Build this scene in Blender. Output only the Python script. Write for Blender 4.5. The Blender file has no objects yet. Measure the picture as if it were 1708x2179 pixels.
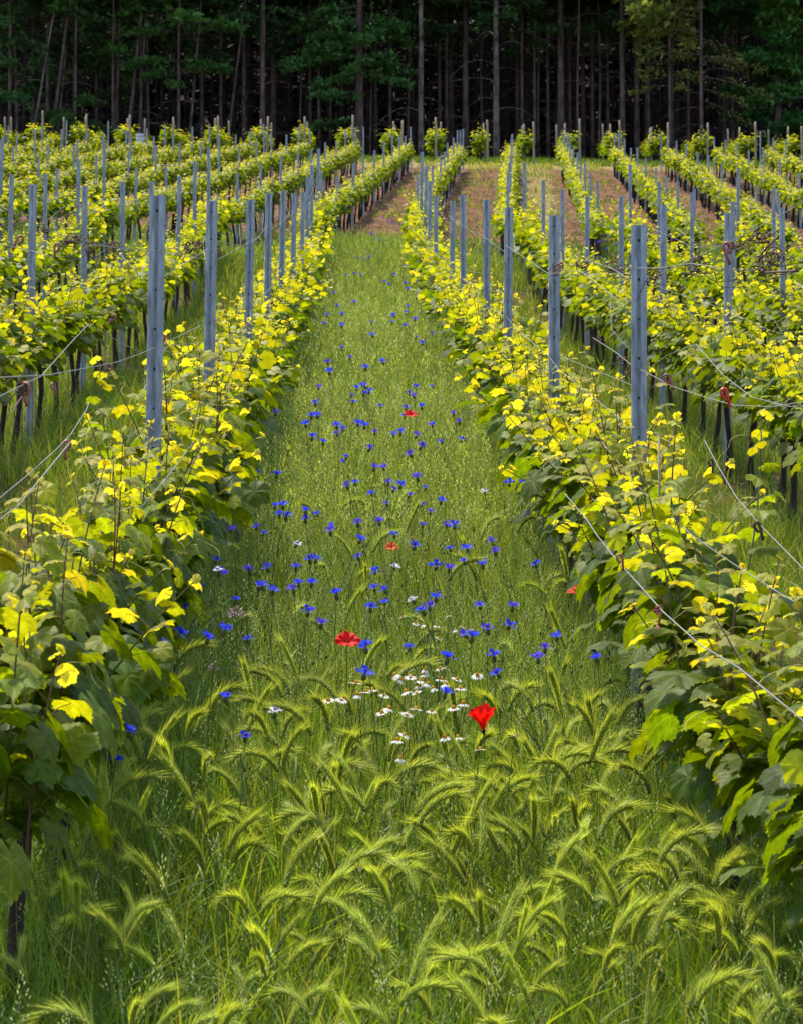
import bpy, math, random
import numpy as np
from mathutils import Vector, Matrix
rng = np.random.default_rng(7); random.seed(7)
R = math.radians
SC = bpy.context.scene
COL = SC.collection
# ------------------------------------------------------------------ camera
FPX = 6030.0; CX, CY = 854.0, 1089.5          # focal length and centre in the units used for measuring (1708 px wide)
PITCH = R(3.0)
cam = bpy.data.cameras.new("camera"); co = bpy.data.objects.new("camera", cam); COL.objects.link(co)
CAMP = np.array([0.0, 0.0, 2.2])
co.location = CAMP; co.rotation_euler = (R(90) + PITCH, 0, 0)
cam.sensor_fit = 'HORIZONTAL'; cam.sensor_width = 36; cam.lens = 36 * FPX / 1708
cam.clip_start = 0.1; cam.clip_end = 1500
cam.dof.use_dof = True; cam.dof.focus_distance = 12.5; cam.dof.aperture_fstop = 22
SC.camera = co
# ------------------------------------------------------------------ world, sun, exposure
SUN_EL, SUN_AZ = R(64), R(-32)                 # azimuth measured from +Y (view direction), negative = left
W = bpy.data.worlds.new("World"); SC.world = W; W.use_nodes = True
nt = W.node_tree; bg = nt.nodes['Background']
sky = nt.nodes.new('ShaderNodeTexSky'); sky.sky_type = 'NISHITA'; sky.sun_disc = False
sky.sun_elevation = SUN_EL; sky.sun_rotation = SUN_AZ; sky.air_density = 1.0; sky.dust_density = 1.5
nt.links.new(sky.outputs[0], bg.inputs[0]); bg.inputs[1].default_value = 0.15
sl = bpy.data.lights.new("sun", 'SUN'); sl.energy = 3.0; sl.angle = R(4); sl.color = (1.0, 0.93, 0.79)
so = bpy.data.objects.new("sun", sl); COL.objects.link(so)
sd = Vector((math.sin(SUN_AZ) * math.cos(SUN_EL), math.cos(SUN_AZ) * math.cos(SUN_EL), math.sin(SUN_EL)))
so.rotation_euler = sd.to_track_quat('Z', 'Y').to_euler(); so.location = (0, 0, 60)
SC.view_settings.view_transform = 'Standard'; SC.view_settings.look = 'None'
SC.view_settings.exposure = 1.1; SC.view_settings.gamma = 1.0
SC.cycles.max_bounces = 6; SC.cycles.transparent_max_bounces = 6
SC.cycles.transmission_bounces = 4; SC.cycles.diffuse_bounces = 3; SC.cycles.glossy_bounces = 2
# ------------------------------------------------------------------ measuring helpers
FWD = np.array([0, math.cos(PITCH), math.sin(PITCH)]); UP = np.array([0, -math.sin(PITCH), math.cos(PITCH)])
def P(vx, vy, d):
    vx, vy, d = np.broadcast_arrays(np.asarray(vx, float), np.asarray(vy, float), np.asarray(d, float))
    return CAMP + d[..., None] * FWD + ((vx - CX) / FPX * d)[..., None] * np.array([1., 0, 0]) + ((CY - vy) / FPX * d)[..., None] * UP
def smooth(x, a, b):
    t = np.clip((np.asarray(x, float) - a) / (b - a), 0, 1); return t * t * (3 - 2 * t)
# ground height along the middle of the strip, from depth d and drop below the sight line to the vanishing level
_d = [0, 11, 15.6, 20.2, 24.8, 29.4, 34, 38.6, 43.2, 47.8, 52.4, 57, 62, 66, 75, 85, 100, 115, 125, 128, 150, 165]
_r = [0, 0, 0, .02, .08, .14, .17, .21, .34, .62, 0.98, 1.0, 0.93, 1.0]
_h = [2.2 - r for r in _r] + [4.412 - .0486 * D for D in (75, 85, 100, 115, 125)] + [-1.76, -2.10, -2.2]
_pts = P(765 + 0 * np.array(_d), 430 + FPX * np.array(_h) / np.maximum(np.array(_d), .01), np.array(_d))
_pts[0] = [0, -.1, -.1]; _PY = np.concatenate([[-60], _pts[1:, 1], [190, 230, 300, 400]])
zl = _pts[-1, 2]
_z1 = _pts[1, 2] - (_pts[1, 1] + 60) * math.tan(R(9.24))
_PZ = np.concatenate([[_z1], _pts[1:, 2], [zl + 4, zl + 16, zl + 45, zl + 80]])  # end heights: steep hill added behind the forest to shut out sky
SLOPE = math.tan(R(9.24))
AZN = (765 - 854) / FPX                         # near rows run slightly left of straight ahead
AZT = .016
AZU = (1105 - 854) / FPX                        # the upper block runs slightly right
def G(x, y):
    x = np.asarray(x, float); y = np.asarray(y, float)
    z = np.interp(y, _PY, _PZ)
    cs = .04 + (.014 - .04) * smooth(y, 54, 110)
    q = np.clip(x - AZN * y, -30, 30)
    return z - cs * q + .02 * np.sin(x * 1.7 + y * .6) * np.cos(y * .9)
def near_xy(q, Y): return (q + AZN * Y, Y)
def slope_at(Y): return float((G(AZN * (Y + .6), Y + .6) - G(AZN * (Y - .6), Y - .6)) / 1.2)
def ray_down(vx, vy, hf, dmin=4.5, dmax=140):   # depth at which the sight line through a point is hf above the ground
    ds = np.arange(dmin, dmax, .05); p = P(vx + 0 * ds, vy + 0 * ds, ds)
    below = p[:, 2] < G(p[:, 0], p[:, 1]) + hf
    i = int(np.argmax(below)) if below.any() else len(ds) - 1
    return ds[i]
# ------------------------------------------------------------------ mesh building
def link(o, parent=None):
    COL.objects.link(o)
    if parent is not None: o.parent = parent
    return o
def tag(o, label=None, cat=None, group=None, kind=None):
    if label: o['label'] = label
    if cat: o['category'] = cat
    if group: o['group'] = group
    if kind: o['kind'] = kind
    return o
def build_mesh(name, V, F, mat, col=None, uv=None, smooth_=False):
    """V (n,3); F a list of int arrays (m,k); col (n,3); uv (n,2)"""
    me = bpy.data.meshes.new(name); V = np.asarray(V, np.float32)
    if not isinstance(F, list): F = [F]
    F = [np.asarray(f, np.int32) for f in F if len(f)]
    me.vertices.add(len(V)); me.vertices.foreach_set('co', V.ravel())
    idx = np.concatenate([f.ravel() for f in F]); tot = np.concatenate([np.full(len(f), f.shape[1], np.int32) for f in F])
    st = np.concatenate([[0], np.cumsum(tot)[:-1]]).astype(np.int32)
    me.loops.add(len(idx)); me.loops.foreach_set('vertex_index', idx)
    me.polygons.add(len(tot)); me.polygons.foreach_set('loop_start', st)
    me.update(calc_edges=True)
    if col is not None:
        a = me.attributes.new('col', 'FLOAT_COLOR', 'POINT')
        c4 = np.ones((len(V), 4), np.float32); c4[:, :3] = col; a.data.foreach_set('color', c4.ravel())
    if uv is not None:
        l = me.uv_layers.new(name='leafuv'); l.data.foreach_set('uv', np.asarray(uv, np.float32)[idx].ravel())
    if smooth_: me.polygons.foreach_set('use_smooth', np.ones(len(tot), bool))
    me.materials.append(mat); me.validate(); return me
def ob(name, me, parent=None): return link(bpy.data.objects.new(name, me), parent)
def empty(name, loc, rot=(0, 0, 0)):
    o = bpy.data.objects.new(name, None); o.empty_display_size = .1; COL.objects.link(o); o.location = loc; o.rotation_euler = rot; return o
class Geo:
    def __init__(s): s.V = []; s.F = {}; s.C = []; s.U = []; s.n = 0
    def add(s, V, F, col=(0.5, 0.5, 0.5), uv=None):
        V = np.asarray(V, float); s.V.append(V)
        for f in (F if isinstance(F, list) else [F]):
            f = np.asarray(f, int)
            if len(f): s.F.setdefault(f.shape[1], []).append(f + s.n)
        c = np.asarray(col, float); s.C.append(np.broadcast_to(c, (len(V), 3)))
        s.U.append(np.zeros((len(V), 2)) if uv is None else uv); s.n += len(V)
    def mesh(s, name, mat, smooth_=False):
        return build_mesh(name, np.concatenate(s.V), [np.concatenate(f) for f in s.F.values()], mat, np.concatenate(s.C), np.concatenate(s.U), smooth_)
def tube(pts, rad, k=6, cap=True, rough=0, r_=None):
    pts = np.asarray(pts, float); n = len(pts); rad = np.broadcast_to(np.asarray(rad, float), (n,))
    t = np.gradient(pts, axis=0); t /= np.linalg.norm(t, axis=1)[:, None] + 1e-9
    a = np.where(np.abs(t[:, 2:3]) > .9, np.array([[1., 0, 0]]), np.array([[0., 0, 1]]))
    u = np.cross(t, a); u /= np.linalg.norm(u, axis=1)[:, None] + 1e-9; v = np.cross(t, u)
    th = np.arange(k) * 2 * math.pi / k
    rr = rad[:, None] * np.ones((n, k))
    if rough: rr = rr * (1 + rough * (r_ or rng).standard_normal((n, k)))
    V = pts[:, None, :] + rr[..., None] * (np.cos(th)[None, :, None] * u[:, None] + np.sin(th)[None, :, None] * v[:, None])
    V = V.reshape(-1, 3); i = np.arange(n - 1)[:, None] * k; j = np.arange(k)[None, :]; j2 = (j + 1) % k
    F = np.stack([i + j, i + j2, i + k + j2, i + k + j], -1).reshape(-1, 4)
    if cap:
        V = np.concatenate([V, pts[:1], pts[-1:]]); a0 = n * k
        jj = np.arange(k); T = np.concatenate([np.stack([np.full(k, a0), (jj + 1) % k, jj], 1), np.stack([np.full(k, a0 + 1), (n - 1) * k + jj, (n - 1) * k + (jj + 1) % k], 1)])
        return V, [F, T]
    return V, [F]
def box(c, s):
    c = np.asarray(c, float); h = np.asarray(s, float) / 2
    V = np.array([[x, y, z] for x in (-1, 1) for y in (-1, 1) for z in (-1, 1)]) * h + c
    return V, np.array([[0, 1, 3, 2], [4, 6, 7, 5], [0, 4, 5, 1], [2, 3, 7, 6], [0, 2, 6, 4], [1, 5, 7, 3]])
def stamp(TV, TF, pos, M, size, col, TU=None):
    """many copies of a template: pos (N,3), M (N,3,3) columns = axes, size (N,)"""
    N, n = len(pos), len(TV)
    V = np.einsum('nij,vj->nvi', M, TV) * size[:, None, None] + pos[:, None]
    off = (np.arange(N) * n)[:, None, None]
    F = [(f[None] + off).reshape(-1, f.shape[1]) for f in TF]
    c = np.broadcast_to(col[:, None], (N, n, 3)).reshape(-1, 3)
    u = None if TU is None else np.broadcast_to(TU[None], (N, n, 2)).reshape(-1, 2)
    return V.reshape(-1, 3), F, c, u
def frames(fwd, roll):
    fwd = fwd / (np.linalg.norm(fwd, axis=1)[:, None] + 1e-9)
    s = np.cross(fwd, np.array([0., 0, 1.])); s /= np.linalg.norm(s, axis=1)[:, None] + 1e-6
    n = np.cross(s, fwd); c, q = np.cos(roll)[:, None], np.sin(roll)[:, None]
    s2 = s * c + n * q; n2 = n * c - s * q
    return np.stack([s2, fwd, n2], -1)          # x = side, y = forward (tip), z = normal
# ------------------------------------------------------------------ materials
def mat_new(name):
    m = bpy.data.materials.new(name); m.use_nodes = True; n = m.node_tree.nodes; l = m.node_tree.links
    return m, n, l, n['Principled BSDF'], n['Material Output']
def foliage_mat(name, trans=.45, rough=.45, tint=(1.5, 1.25, .5), spec=.4, veins=False, noise=.25):
    m, n, l, bs, out = mat_new(name)
    at = n.new('ShaderNodeAttribute'); at.attribute_name = 'col'
    tc = n.new('ShaderNodeTexCoord'); nz = n.new('ShaderNodeTexNoise'); nz.inputs['Scale'].default_value = 40 if veins else 9
    l.new(tc.outputs['Object'], nz.inputs['Vector'])
    mr = n.new('ShaderNodeMapRange'); l.new(nz.outputs[0], mr.inputs[0]); mr.inputs[1].default_value = .3; mr.inputs[2].default_value = .7
    mr.inputs[3].default_value = 1 - noise; mr.inputs[4].default_value = 1 + noise
    mx = n.new('ShaderNodeVectorMath'); mx.operation = 'SCALE'; l.new(at.outputs['Color'], mx.inputs[0]); l.new(mr.outputs[0], mx.inputs['Scale'])
    base = mx.outputs[0]
    if veins:
        uv = n.new('ShaderNodeUVMap'); uv.uv_map = 'leafuv'; sx = n.new('ShaderNodeSeparateXYZ'); l.new(uv.outputs[0], sx.inputs[0])
        v1 = n.new('ShaderNodeMapRange'); l.new(sx.outputs[1], v1.inputs[0]); v1.inputs[1].default_value = .012; v1.inputs[2].default_value = .04
        v1.inputs[3].default_value = 1; v1.inputs[4].default_value = 0
        # side veins leave the main ones in a herring-bone pattern
        ad = n.new('ShaderNodeMath'); ad.operation = 'MULTIPLY_ADD'; l.new(sx.outputs[1], ad.inputs[0]); ad.inputs[1].default_value = -1.1; l.new(sx.outputs[0], ad.inputs[2])
        sn = n.new('ShaderNodeMath'); sn.operation = 'MULTIPLY'; l.new(ad.outputs[0], sn.inputs[0]); sn.inputs[1].default_value = 42
        si = n.new('ShaderNodeMath'); si.operation = 'SINE'; l.new(sn.outputs[0], si.inputs[0])
        v2 = n.new('ShaderNodeMapRange'); l.new(si.outputs[0], v2.inputs[0]); v2.inputs[1].default_value = .75; v2.inputs[2].default_value = 1; v2.inputs[4].default_value = .45
        mm = n.new('ShaderNodeMath'); mm.operation = 'MAXIMUM'; l.new(v1.outputs[0], mm.inputs[0]); l.new(v2.outputs[0], mm.inputs[1])
        lg = n.new('ShaderNodeMix'); lg.data_type = 'RGBA'; l.new(mm.outputs[0], lg.inputs[0]); l.new(base, lg.inputs[6])
        b2 = n.new('ShaderNodeVectorMath'); b2.operation = 'MULTIPLY_ADD'; l.new(base, b2.inputs[0]); b2.inputs[1].default_value = (1.35, 1.25, 1.3); b2.inputs[2].default_value = (.02, .03, .01)
        l.new(b2.outputs[0], lg.inputs[7]); base = lg.outputs[2]
        bp = n.new('ShaderNodeBump'); bp.inputs['Strength'].default_value = .35; bp.inputs['Distance'].default_value = .004
        hs = n.new('ShaderNodeMath'); hs.operation = 'MULTIPLY_ADD'; l.new(mm.outputs[0], hs.inputs[0]); hs.inputs[1].default_value = -1; l.new(nz.outputs[0], hs.inputs[2])
        l.new(hs.outputs[0], bp.inputs['Height']); l.new(bp.outputs[0], bs.inputs['Normal'])
    l.new(base, bs.inputs['Base Color']); bs.inputs['Roughness'].default_value = rough; bs.inputs['Specular IOR Level'].default_value = spec
    tr = n.new('ShaderNodeBsdfTranslucent'); tm = n.new('ShaderNodeVectorMath'); tm.operation = 'MULTIPLY'; l.new(base, tm.inputs[0]); tm.inputs[1].default_value = tint
    l.new(tm.outputs[0], tr.inputs[0])
    ms = n.new('ShaderNodeMixShader'); ms.inputs[0].default_value = trans; l.new(bs.outputs[0], ms.inputs[1]); l.new(tr.outputs[0], ms.inputs[2]); l.new(ms.outputs[0], out.inputs[0])
    return m
def plain_mat(name, col, rough=.7, metal=0, nscale=12, c2=None, bump=.3, stretch=(1, 1, 1), spec=.4, bdist=.01):
    m, n, l, bs, out = mat_new(name)
    tc = n.new('ShaderNodeTexCoord'); mp = n.new('ShaderNodeMapping'); mp.inputs['Scale'].default_value = stretch
    l.new(tc.outputs['Object'], mp.inputs[0]); nz = n.new('ShaderNodeTexNoise'); nz.inputs['Scale'].default_value = nscale; nz.inputs['Detail'].default_value = 6
    l.new(mp.outputs[0], nz.inputs[0]); rp = n.new('ShaderNodeValToRGB'); l.new(nz.outputs[0], rp.inputs[0])
    c2 = c2 or tuple(c * .55 for c in col); rp.color_ramp.elements[0].position = .32; rp.color_ramp.elements[1].position = .68
    rp.color_ramp.elements[0].color = (*c2, 1); rp.color_ramp.elements[1].color = (*col, 1)
    l.new(rp.outputs[0], bs.inputs['Base Color']); bs.inputs['Roughness'].default_value = rough; bs.inputs['Metallic'].default_value = metal; bs.inputs['Specular IOR Level'].default_value = spec
    bp = n.new('ShaderNodeBump'); bp.inputs['Strength'].default_value = bump; bp.inputs['Distance'].default_value = bdist
    l.new(nz.outputs[0], bp.inputs['Height']); l.new(bp.outputs[0], bs.inputs['Normal']); return m
M_LEAF = foliage_mat('vine_leaf', .6, .48, (1.55, 1.36, .20), .25, veins=True)
M_LEAFS = foliage_mat('vine_leaf_small', .54, .5, (1.55, 1.36, .20), .22)
M_STEMG = foliage_mat('shoot_green', .05, .5)
M_GRASS = foliage_mat('grass_blade', .42, .5, (1.5, 1.4, .45), .35, noise=.3)
M_BARLEY = foliage_mat('barley_green', .45, .42, (1.5, 1.4, .5), .45)
M_PETAL = foliage_mat('petal', .4, .6, (1.2, 1.2, 1.2), .2, noise=.15)
M_NEEDLE = foliage_mat('needles', .3, .6, (1.3, 1.4, .7), .2)
M_BARKV = plain_mat('vine_bark', (.07, .045, .03), .95, 0, 30, (.012, .008, .006), .9, (1, 1, .25))
M_BARK = plain_mat('pine_bark', (.20, .13, .115), .95, 0, 5, (.035, .024, .022), .9, (1, 1, .25), .1, .04)
M_BARKG = plain_mat('grey_bark', (.25, .19, .165), .95, 0, 4, (.05, .035, .03), .9, (1, 1, .5), .1, .04)
M_STEEL = plain_mat('galvanised_steel', (.40, .42, .46), .55, .25, 16, (.17, .18, .20), .25, (3, 3, .5))
M_HOLE = plain_mat('punched_hole', (.03, .03, .03), .9)
M_WIRE = plain_mat('zinc_wire', (.26, .26, .24), .6, .2, 60, (.22, .21, .19), .2)
M_WOOD = plain_mat('weathered_wood', (.42, .34, .22), .9, 0, 9, (.20, .15, .10), .7, (1, 1, .15))
M_STAKE = plain_mat('pale_cane', (.42, .36, .22), .8, 0, 20, (.25, .2, .12))
M_REDP = plain_mat('red_plastic', (.75, .03, .03), .4, 0, 20, (.6, .025, .025), .1)
M_PINKP = plain_mat('faded_red_plastic', (.42, .13, .09), .5, 0, 20, (.25, .07, .05), .1)
M_TEND = plain_mat('dry_tendril', (.12, .06, .038), .85, 0, 40, (.05, .025, .018))
M_WHITE = plain_mat('white_plastic', (.72, .74, .76), .5, 0, 8, (.45, .5, .56), .1)
# ground: brown soil and green growth in patches; the mask is a vertex attribute
def ground_mat():
    m, n, l, bs, out = mat_new('ground_soil')
    at = n.new('ShaderNodeAttribute'); at.attribute_name = 'col'; sp = n.new('ShaderNodeSeparateColor'); l.new(at.outputs[0], sp.inputs[0])
    tc = n.new('ShaderNodeTexCoord')
    def noise(s, d=6):
        z = n.new('ShaderNodeTexNoise'); z.inputs['Scale'].default_value = s; z.inputs['Detail'].default_value = d; z.inputs['Roughness'].default_value = .7; l.new(tc.outputs['Object'], z.inputs[0]); return z
    def ramp(z, a, b, p=.35, q=.65):
        r = n.new('ShaderNodeValToRGB'); r.color_ramp.elements[0].position = p; r.color_ramp.elements[1].position = q
        r.color_ramp.elements[0].color = (*a, 1); r.color_ramp.elements[1].color = (*b, 1); l.new(z.outputs[0], r.inputs[0]); return r
    soil = ramp(noise(2.6, 14), (.045, .022, .013), (.31, .155, .085), .36, .62); green = ramp(noise(5, 10), (.03, .045, .008), (.11, .14, .025)); dry = ramp(noise(6, 10), (.14, .10, .03), (.42, .32, .12))
    def mix(f, a, b):
        x = n.new('ShaderNodeMix'); x.data_type = 'RGBA'; l.new(f, x.inputs[0]); l.new(a, x.inputs[6]); l.new(b, x.inputs[7]); return x.outputs[2]
    def mask(ch):
        a = n.new('ShaderNodeMath'); a.operation = 'MULTIPLY_ADD'; z = noise(1.6, 8); l.new(z.outputs[0], a.inputs[0]); a.inputs[1].default_value = 1.6; l.new(ch, a.inputs[2])
        r = n.new('ShaderNodeMapRange'); l.new(a.outputs[0], r.inputs[0]); r.inputs[1].default_value = 1.15; r.inputs[2].default_value = 1.45; return r.outputs[0]
    c = mix(mask(sp.outputs[0]), soil.outputs[0], green.outputs[0]); c = mix(mask(sp.outputs[1]), c, dry.outputs[0])
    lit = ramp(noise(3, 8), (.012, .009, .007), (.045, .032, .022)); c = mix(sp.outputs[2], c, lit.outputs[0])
    l.new(c, bs.inputs['Base Color']); bs.inputs['Roughness'].default_value = 1; bs.inputs['Specular IOR Level'].default_value = .1
    bp = n.new('ShaderNodeBump'); bp.inputs['Strength'].default_value = 1; bp.inputs['Distance'].default_value = .12; l.new(noise(9, 10).outputs[0], bp.inputs['Height']); l.new(bp.outputs[0], bs.inputs['Normal'])
    return m
ys = np.concatenate([np.linspace(-60, 0, 20), np.arange(.5, 60, .5), np.arange(60, 170, .8), np.linspace(170, 400, 30)])
xs = np.concatenate([np.linspace(-160, -25, 25), np.arange(-24, 24, .35), np.linspace(25, 160, 25)])
XX, YY = np.meshgrid(xs, ys); QQ = XX - AZN * YY
def row_dist(q): return np.abs((q - .13 + .95) % 1.9 - .95 - 0) # distance from the middle of the corridors (0 = middle)
strip = (np.abs(QQ - .13) < .95)
gm = np.where(strip, .9, .42); gm = np.where((YY > 54), .40, gm); gm = np.where((YY > 52) & (YY < 72), .75, gm); gm = np.where((YY > 74) & (YY < 120), .12, gm); gm = np.where(YY > 127, .6, gm); gm = np.where(YY > 150, .0, gm); gm = np.where(YY < 10, .9, gm)
QU = XX - AZU * YY
dm = np.where((YY > 121) & (YY < 129), .75, .12)
dm = np.where((YY > 54) & (YY < 121) & (np.abs(QU - .75) < .45), .75, dm); dm = np.where(YY < 50, 0, dm)
ZZ = G(XX, YY) + np.where((YY > 60) & (YY < 128), .05, 0) * rng.standard_normal(XX.shape)
ny, nx = XX.shape; i = np.arange(ny - 1)[:, None] * nx + np.arange(nx - 1)[None]
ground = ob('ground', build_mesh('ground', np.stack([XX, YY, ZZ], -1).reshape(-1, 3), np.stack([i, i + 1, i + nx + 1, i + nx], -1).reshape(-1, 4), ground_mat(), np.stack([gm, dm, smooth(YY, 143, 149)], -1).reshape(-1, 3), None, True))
tag(ground, 'brown and green vineyard hillside soil rising to the forest edge', None, None, 'structure')
# ------------------------------------------------------------------ grape leaf templates
def leaf_template(n, ring, teeth=True):
    lobes = [(0, 1.0), (12, .93), (27, .80), (50, .92), (64, .87), (80, .80), (108, .84), (138, .76), (162, .66), (180, .14)]
    A = np.array([a for a, _ in lobes], float); Rr = np.array([r for _, r in lobes])
    if ring == 2: ang = np.unique(np.concatenate([A, np.linspace(0, 180, n // 2 + 1)]))
    else: ang = A if n > 8 else np.array([0, 30, 62, 110, 165.])
    r = np.interp(ang, A, Rr)
    if teeth and ring == 2: r = r * (1 + .045 * np.where(np.arange(len(ang)) % 2, -1, 1))
    ang = np.concatenate([ang, -ang[::-1][(0 if ang[-1] < 179 else 1):-1]]); r = np.concatenate([r, r[::-1][(0 if len(ang) % 2 == 0 and ang.max() < 179 else 1):-1]]) if False else np.interp(np.abs(ang), ang[ang >= 0], r)
    veins = np.array([0, 52, -52, 112, -112])
    dv = np.min(np.abs(ang[:, None] - veins[None]), axis=1); a = np.radians(ang)
    def ringv(f):
        rr = r * f if f > .7 else np.minimum(r, .62 + .1 * f) * f
        x, y = np.sin(a) * rr * .95, np.cos(a) * rr
        z = -.32 * rr ** 2 + .10 * rr * np.clip(dv / 26, 0, 1) - .10 * np.abs(x) * 0 + .12 * np.abs(x)
        return np.stack([x, y, z], 1), np.stack([rr, np.radians(dv) * rr], 1)
    o, uo = ringv(1.0); k = len(ang); j = np.arange(k); j2 = (j + 1) % k
    if ring == 2:
        m_, um = ringv(.52); V = np.concatenate([[[0, 0, 0]], m_, o]); U = np.concatenate([[[0, 0]], um, uo])
        F = [np.stack([0 * j, 1 + j2, 1 + j], 1), np.stack([1 + j, 1 + j2, 1 + k + j2, 1 + k + j], 1)]
    else:
        V = np.concatenate([[[0, 0, 0]], o]); U = np.concatenate([[[0, 0]], uo]); F = [np.stack([0 * j, 1 + j2, 1 + j], 1)]
    V = V - np.array([0, 0, 0]); return V, F, U
LT = [leaf_template(44, 2), leaf_template(14, 1), leaf_template(5, 1)]
def leaf_cols(age, r_):
    """0 = old dark green blade, 1 = newly opened yellow one"""
    stops = np.array([[.085, .135, .006], [.130, .190, .008], [.20, .255, .012], [.33, .35, .020], [.47, .45, .08]])
    t = np.clip(age, 0, 1) * 4; i = np.minimum(t.astype(int), 3); f = (t - i)[:, None]
    c = stops[i] * (1 - f) + stops[i + 1] * f
    return c * r_.uniform(.78, 1.22, (len(age), 1)) * r_.uniform(.92, 1.08, (len(age), 3))
def vine_parts(seed, lod, slope, hgt=1.0, length=.62, wid=1.0):
    r_ = np.random.default_rng(seed); L = Geo(); S = Geo(); T = Geo()
    nsh = [14, 13, 11][lod]; pos = []; fw = []; roll = []; size = []; age = []
    sh_y = np.linspace(-length, length, nsh) + r_.uniform(-.05, .05, nsh)
    for y0 in sh_y:
        Ls = r_.uniform(.42, .80) * hgt * (1.25 if r_.random() < .2 else 1)
        x0 = r_.uniform(-.10, .10); z0 = .70 + slope * y0; lean = np.array([r_.normal(0, .15) + x0 * 1.1, r_.normal(0, .16), 1.0])
        if r_.random() < .09: lean = np.array([r_.choice([-1, 1]) * .6, r_.normal(0, .3), .7]); Ls *= .8
        n = 9; t = np.linspace(0, 1, n); bend = r_.normal(0, .10, 2)
        pts = np.array([x0, y0, z0]) + t[:, None] * lean * Ls + (t ** 2)[:, None] * np.array([bend[0], bend[1], -.06])
        if lod < 2: S.add(*tube(pts, np.linspace(.0055, .002, n), 5 if lod == 0 else 3, False), col=(.10, .11, .03) if r_.random() < .6 else (.12, .05, .025))
        step = [.058, .066, .088][lod]; nl = max(4, int(Ls / step)); az0 = r_.uniform(0, 6.28)
        for k in range(nl):
            tt = (k + .4) / nl; p = np.array([np.interp(tt, t, pts[:, c]) for c in range(3)])
            az = az0 + math.pi * k + r_.normal(0, .5); sz = .165 * min(1, .55 + tt * 2.0) * (1 - tt) ** .62 + .024
            sz *= r_.uniform(.8, 1.2) * [1, 1, 1.15][lod]
            pet = sz * r_.uniform(.45, .8); d = np.array([math.cos(az), math.sin(az), 0]); q = p + d * pet + np.array([0, 0, pet * .45])
            if lod == 0: S.add(*tube(np.array([p, (p + q) / 2 + [0, 0, pet * .12], q]), .0014, 3, False), col=(.22, .20, .05) if tt < .6 else (.30, .16, .05))
            pos.append(q); fw.append([d[0], d[1], r_.normal(-.35 + .35 * tt, .28)]); roll.append(r_.normal(0, .35)); size.append(sz); age.append(min(1, max(0, tt * 1.12 - .14 + r_.normal(0, .13))))
            if k % 3 == 1 and tt < .8:          # lateral leaves
                az += 1.2; d = np.array([math.cos(az), math.sin(az), 0]); pos.append(p + d * sz * .8 + [0, 0, -.02]); fw.append([d[0], d[1], r_.normal(-.4, .3)]); roll.append(r_.normal(0, .5)); size.append(sz * .62); age.append(min(1, tt + .15))
        if lod == 0 and r_.random() < .6:       # tendril
            p = pts[-2]; s = np.linspace(0, 1, 14); a = r_.uniform(0, 6.28); cu = np.stack([.16 * s * math.cos(a) + .02 * np.sin(9 * s) * s, .16 * s * math.sin(a) + .02 * np.cos(9 * s) * s, .12 * s - .16 * s * s], 1)
            S.add(*tube(p + cu, .0012, 3, False), col=(.36, .34, .06))
        for k in range([2, 2, 1][lod]):         # tip cluster of unfolding leaves
            pos.append(pts[-1]); a = r_.uniform(0, 6.28); fw.append([math.cos(a), math.sin(a), r_.uniform(.3, 1.4)]); roll.append(r_.normal(0, .6)); size.append(r_.uniform(.022, .04)); age.append(1)
    nb = [62, 56, 36][lod]                      # skirt of old leaves round the arm
    for k in range(nb):
        a = r_.choice([0, math.pi]) + r_.normal(0, .7); rr = abs(r_.normal(.16, .09)); y = r_.uniform(-length, length)
        d = np.array([math.cos(a), math.sin(a), 0]); z = r_.uniform([.68, .64, .66][lod], 1.06) + slope * y
        pos.append(np.array([0, y, z]) + d * rr); fw.append([d[0], d[1], r_.uniform(-1.3, -.1)]); roll.append(r_.normal(0, .35)); size.append(r_.uniform(.095, .165) * [1.22, 1, 1.2][lod]); age.append(max(0, r_.normal(.12, .12)))
    pos = np.array(pos); fw = np.array(fw); size = np.array(size); age = np.array(age); TV, TF, TU = LT[lod]
    pos[:, 0] *= wid
    V, F, c, u = stamp(TV, TF, pos, frames(fw, np.array(roll)), size * .62, leaf_cols(age, r_), TU)
    L.add(V, F, c, u)
    # trunk with arms
    z = np.linspace(-.25, .68, 9); tr = np.stack([.025 * np.sin(z * 6 + seed), .04 * np.sin(z * 4 + seed * 2), z], 1)
    k = [8, 6, 4][lod]
    T.add(*tube(tr, np.linspace(.034, .024, 9) * (1 + .15 * np.sin(np.arange(9) * 2.1)), k, True, .12, r_))
    for s in (-1, 1):
        y = np.linspace(0, s * length, 7); T.add(*tube(np.stack([.02 * np.sin(y * 9), y + tr[-1, 1], .66 + .05 * np.abs(np.sin(y * 3)) + slope * y], 1), np.linspace(.02, .009, 7), max(3, k - 2), True, .1, r_))
    return L, S, T
def vine_proto(seed, lod, slope, hgt=1.0, wid=1.0):
    L, S, T = vine_parts(seed, lod, slope, hgt, .62, wid)
    r = {'foliage': L.mesh('foliage', [M_LEAF, M_LEAFS, M_LEAFS][lod], lod == 0), 'trunk': T.mesh('trunk', M_BARKV, True)}
    if lod < 2: r['shoots'] = S.mesh('shoots', M_STEMG)
    if lod < 2: g = Geo(); g.add(*tube([[.04, .03, -.2], [.045, .03, 1.05]], .006, 5)); r['stake'] = g.mesh('stake', M_STAKE)
    return r
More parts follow.
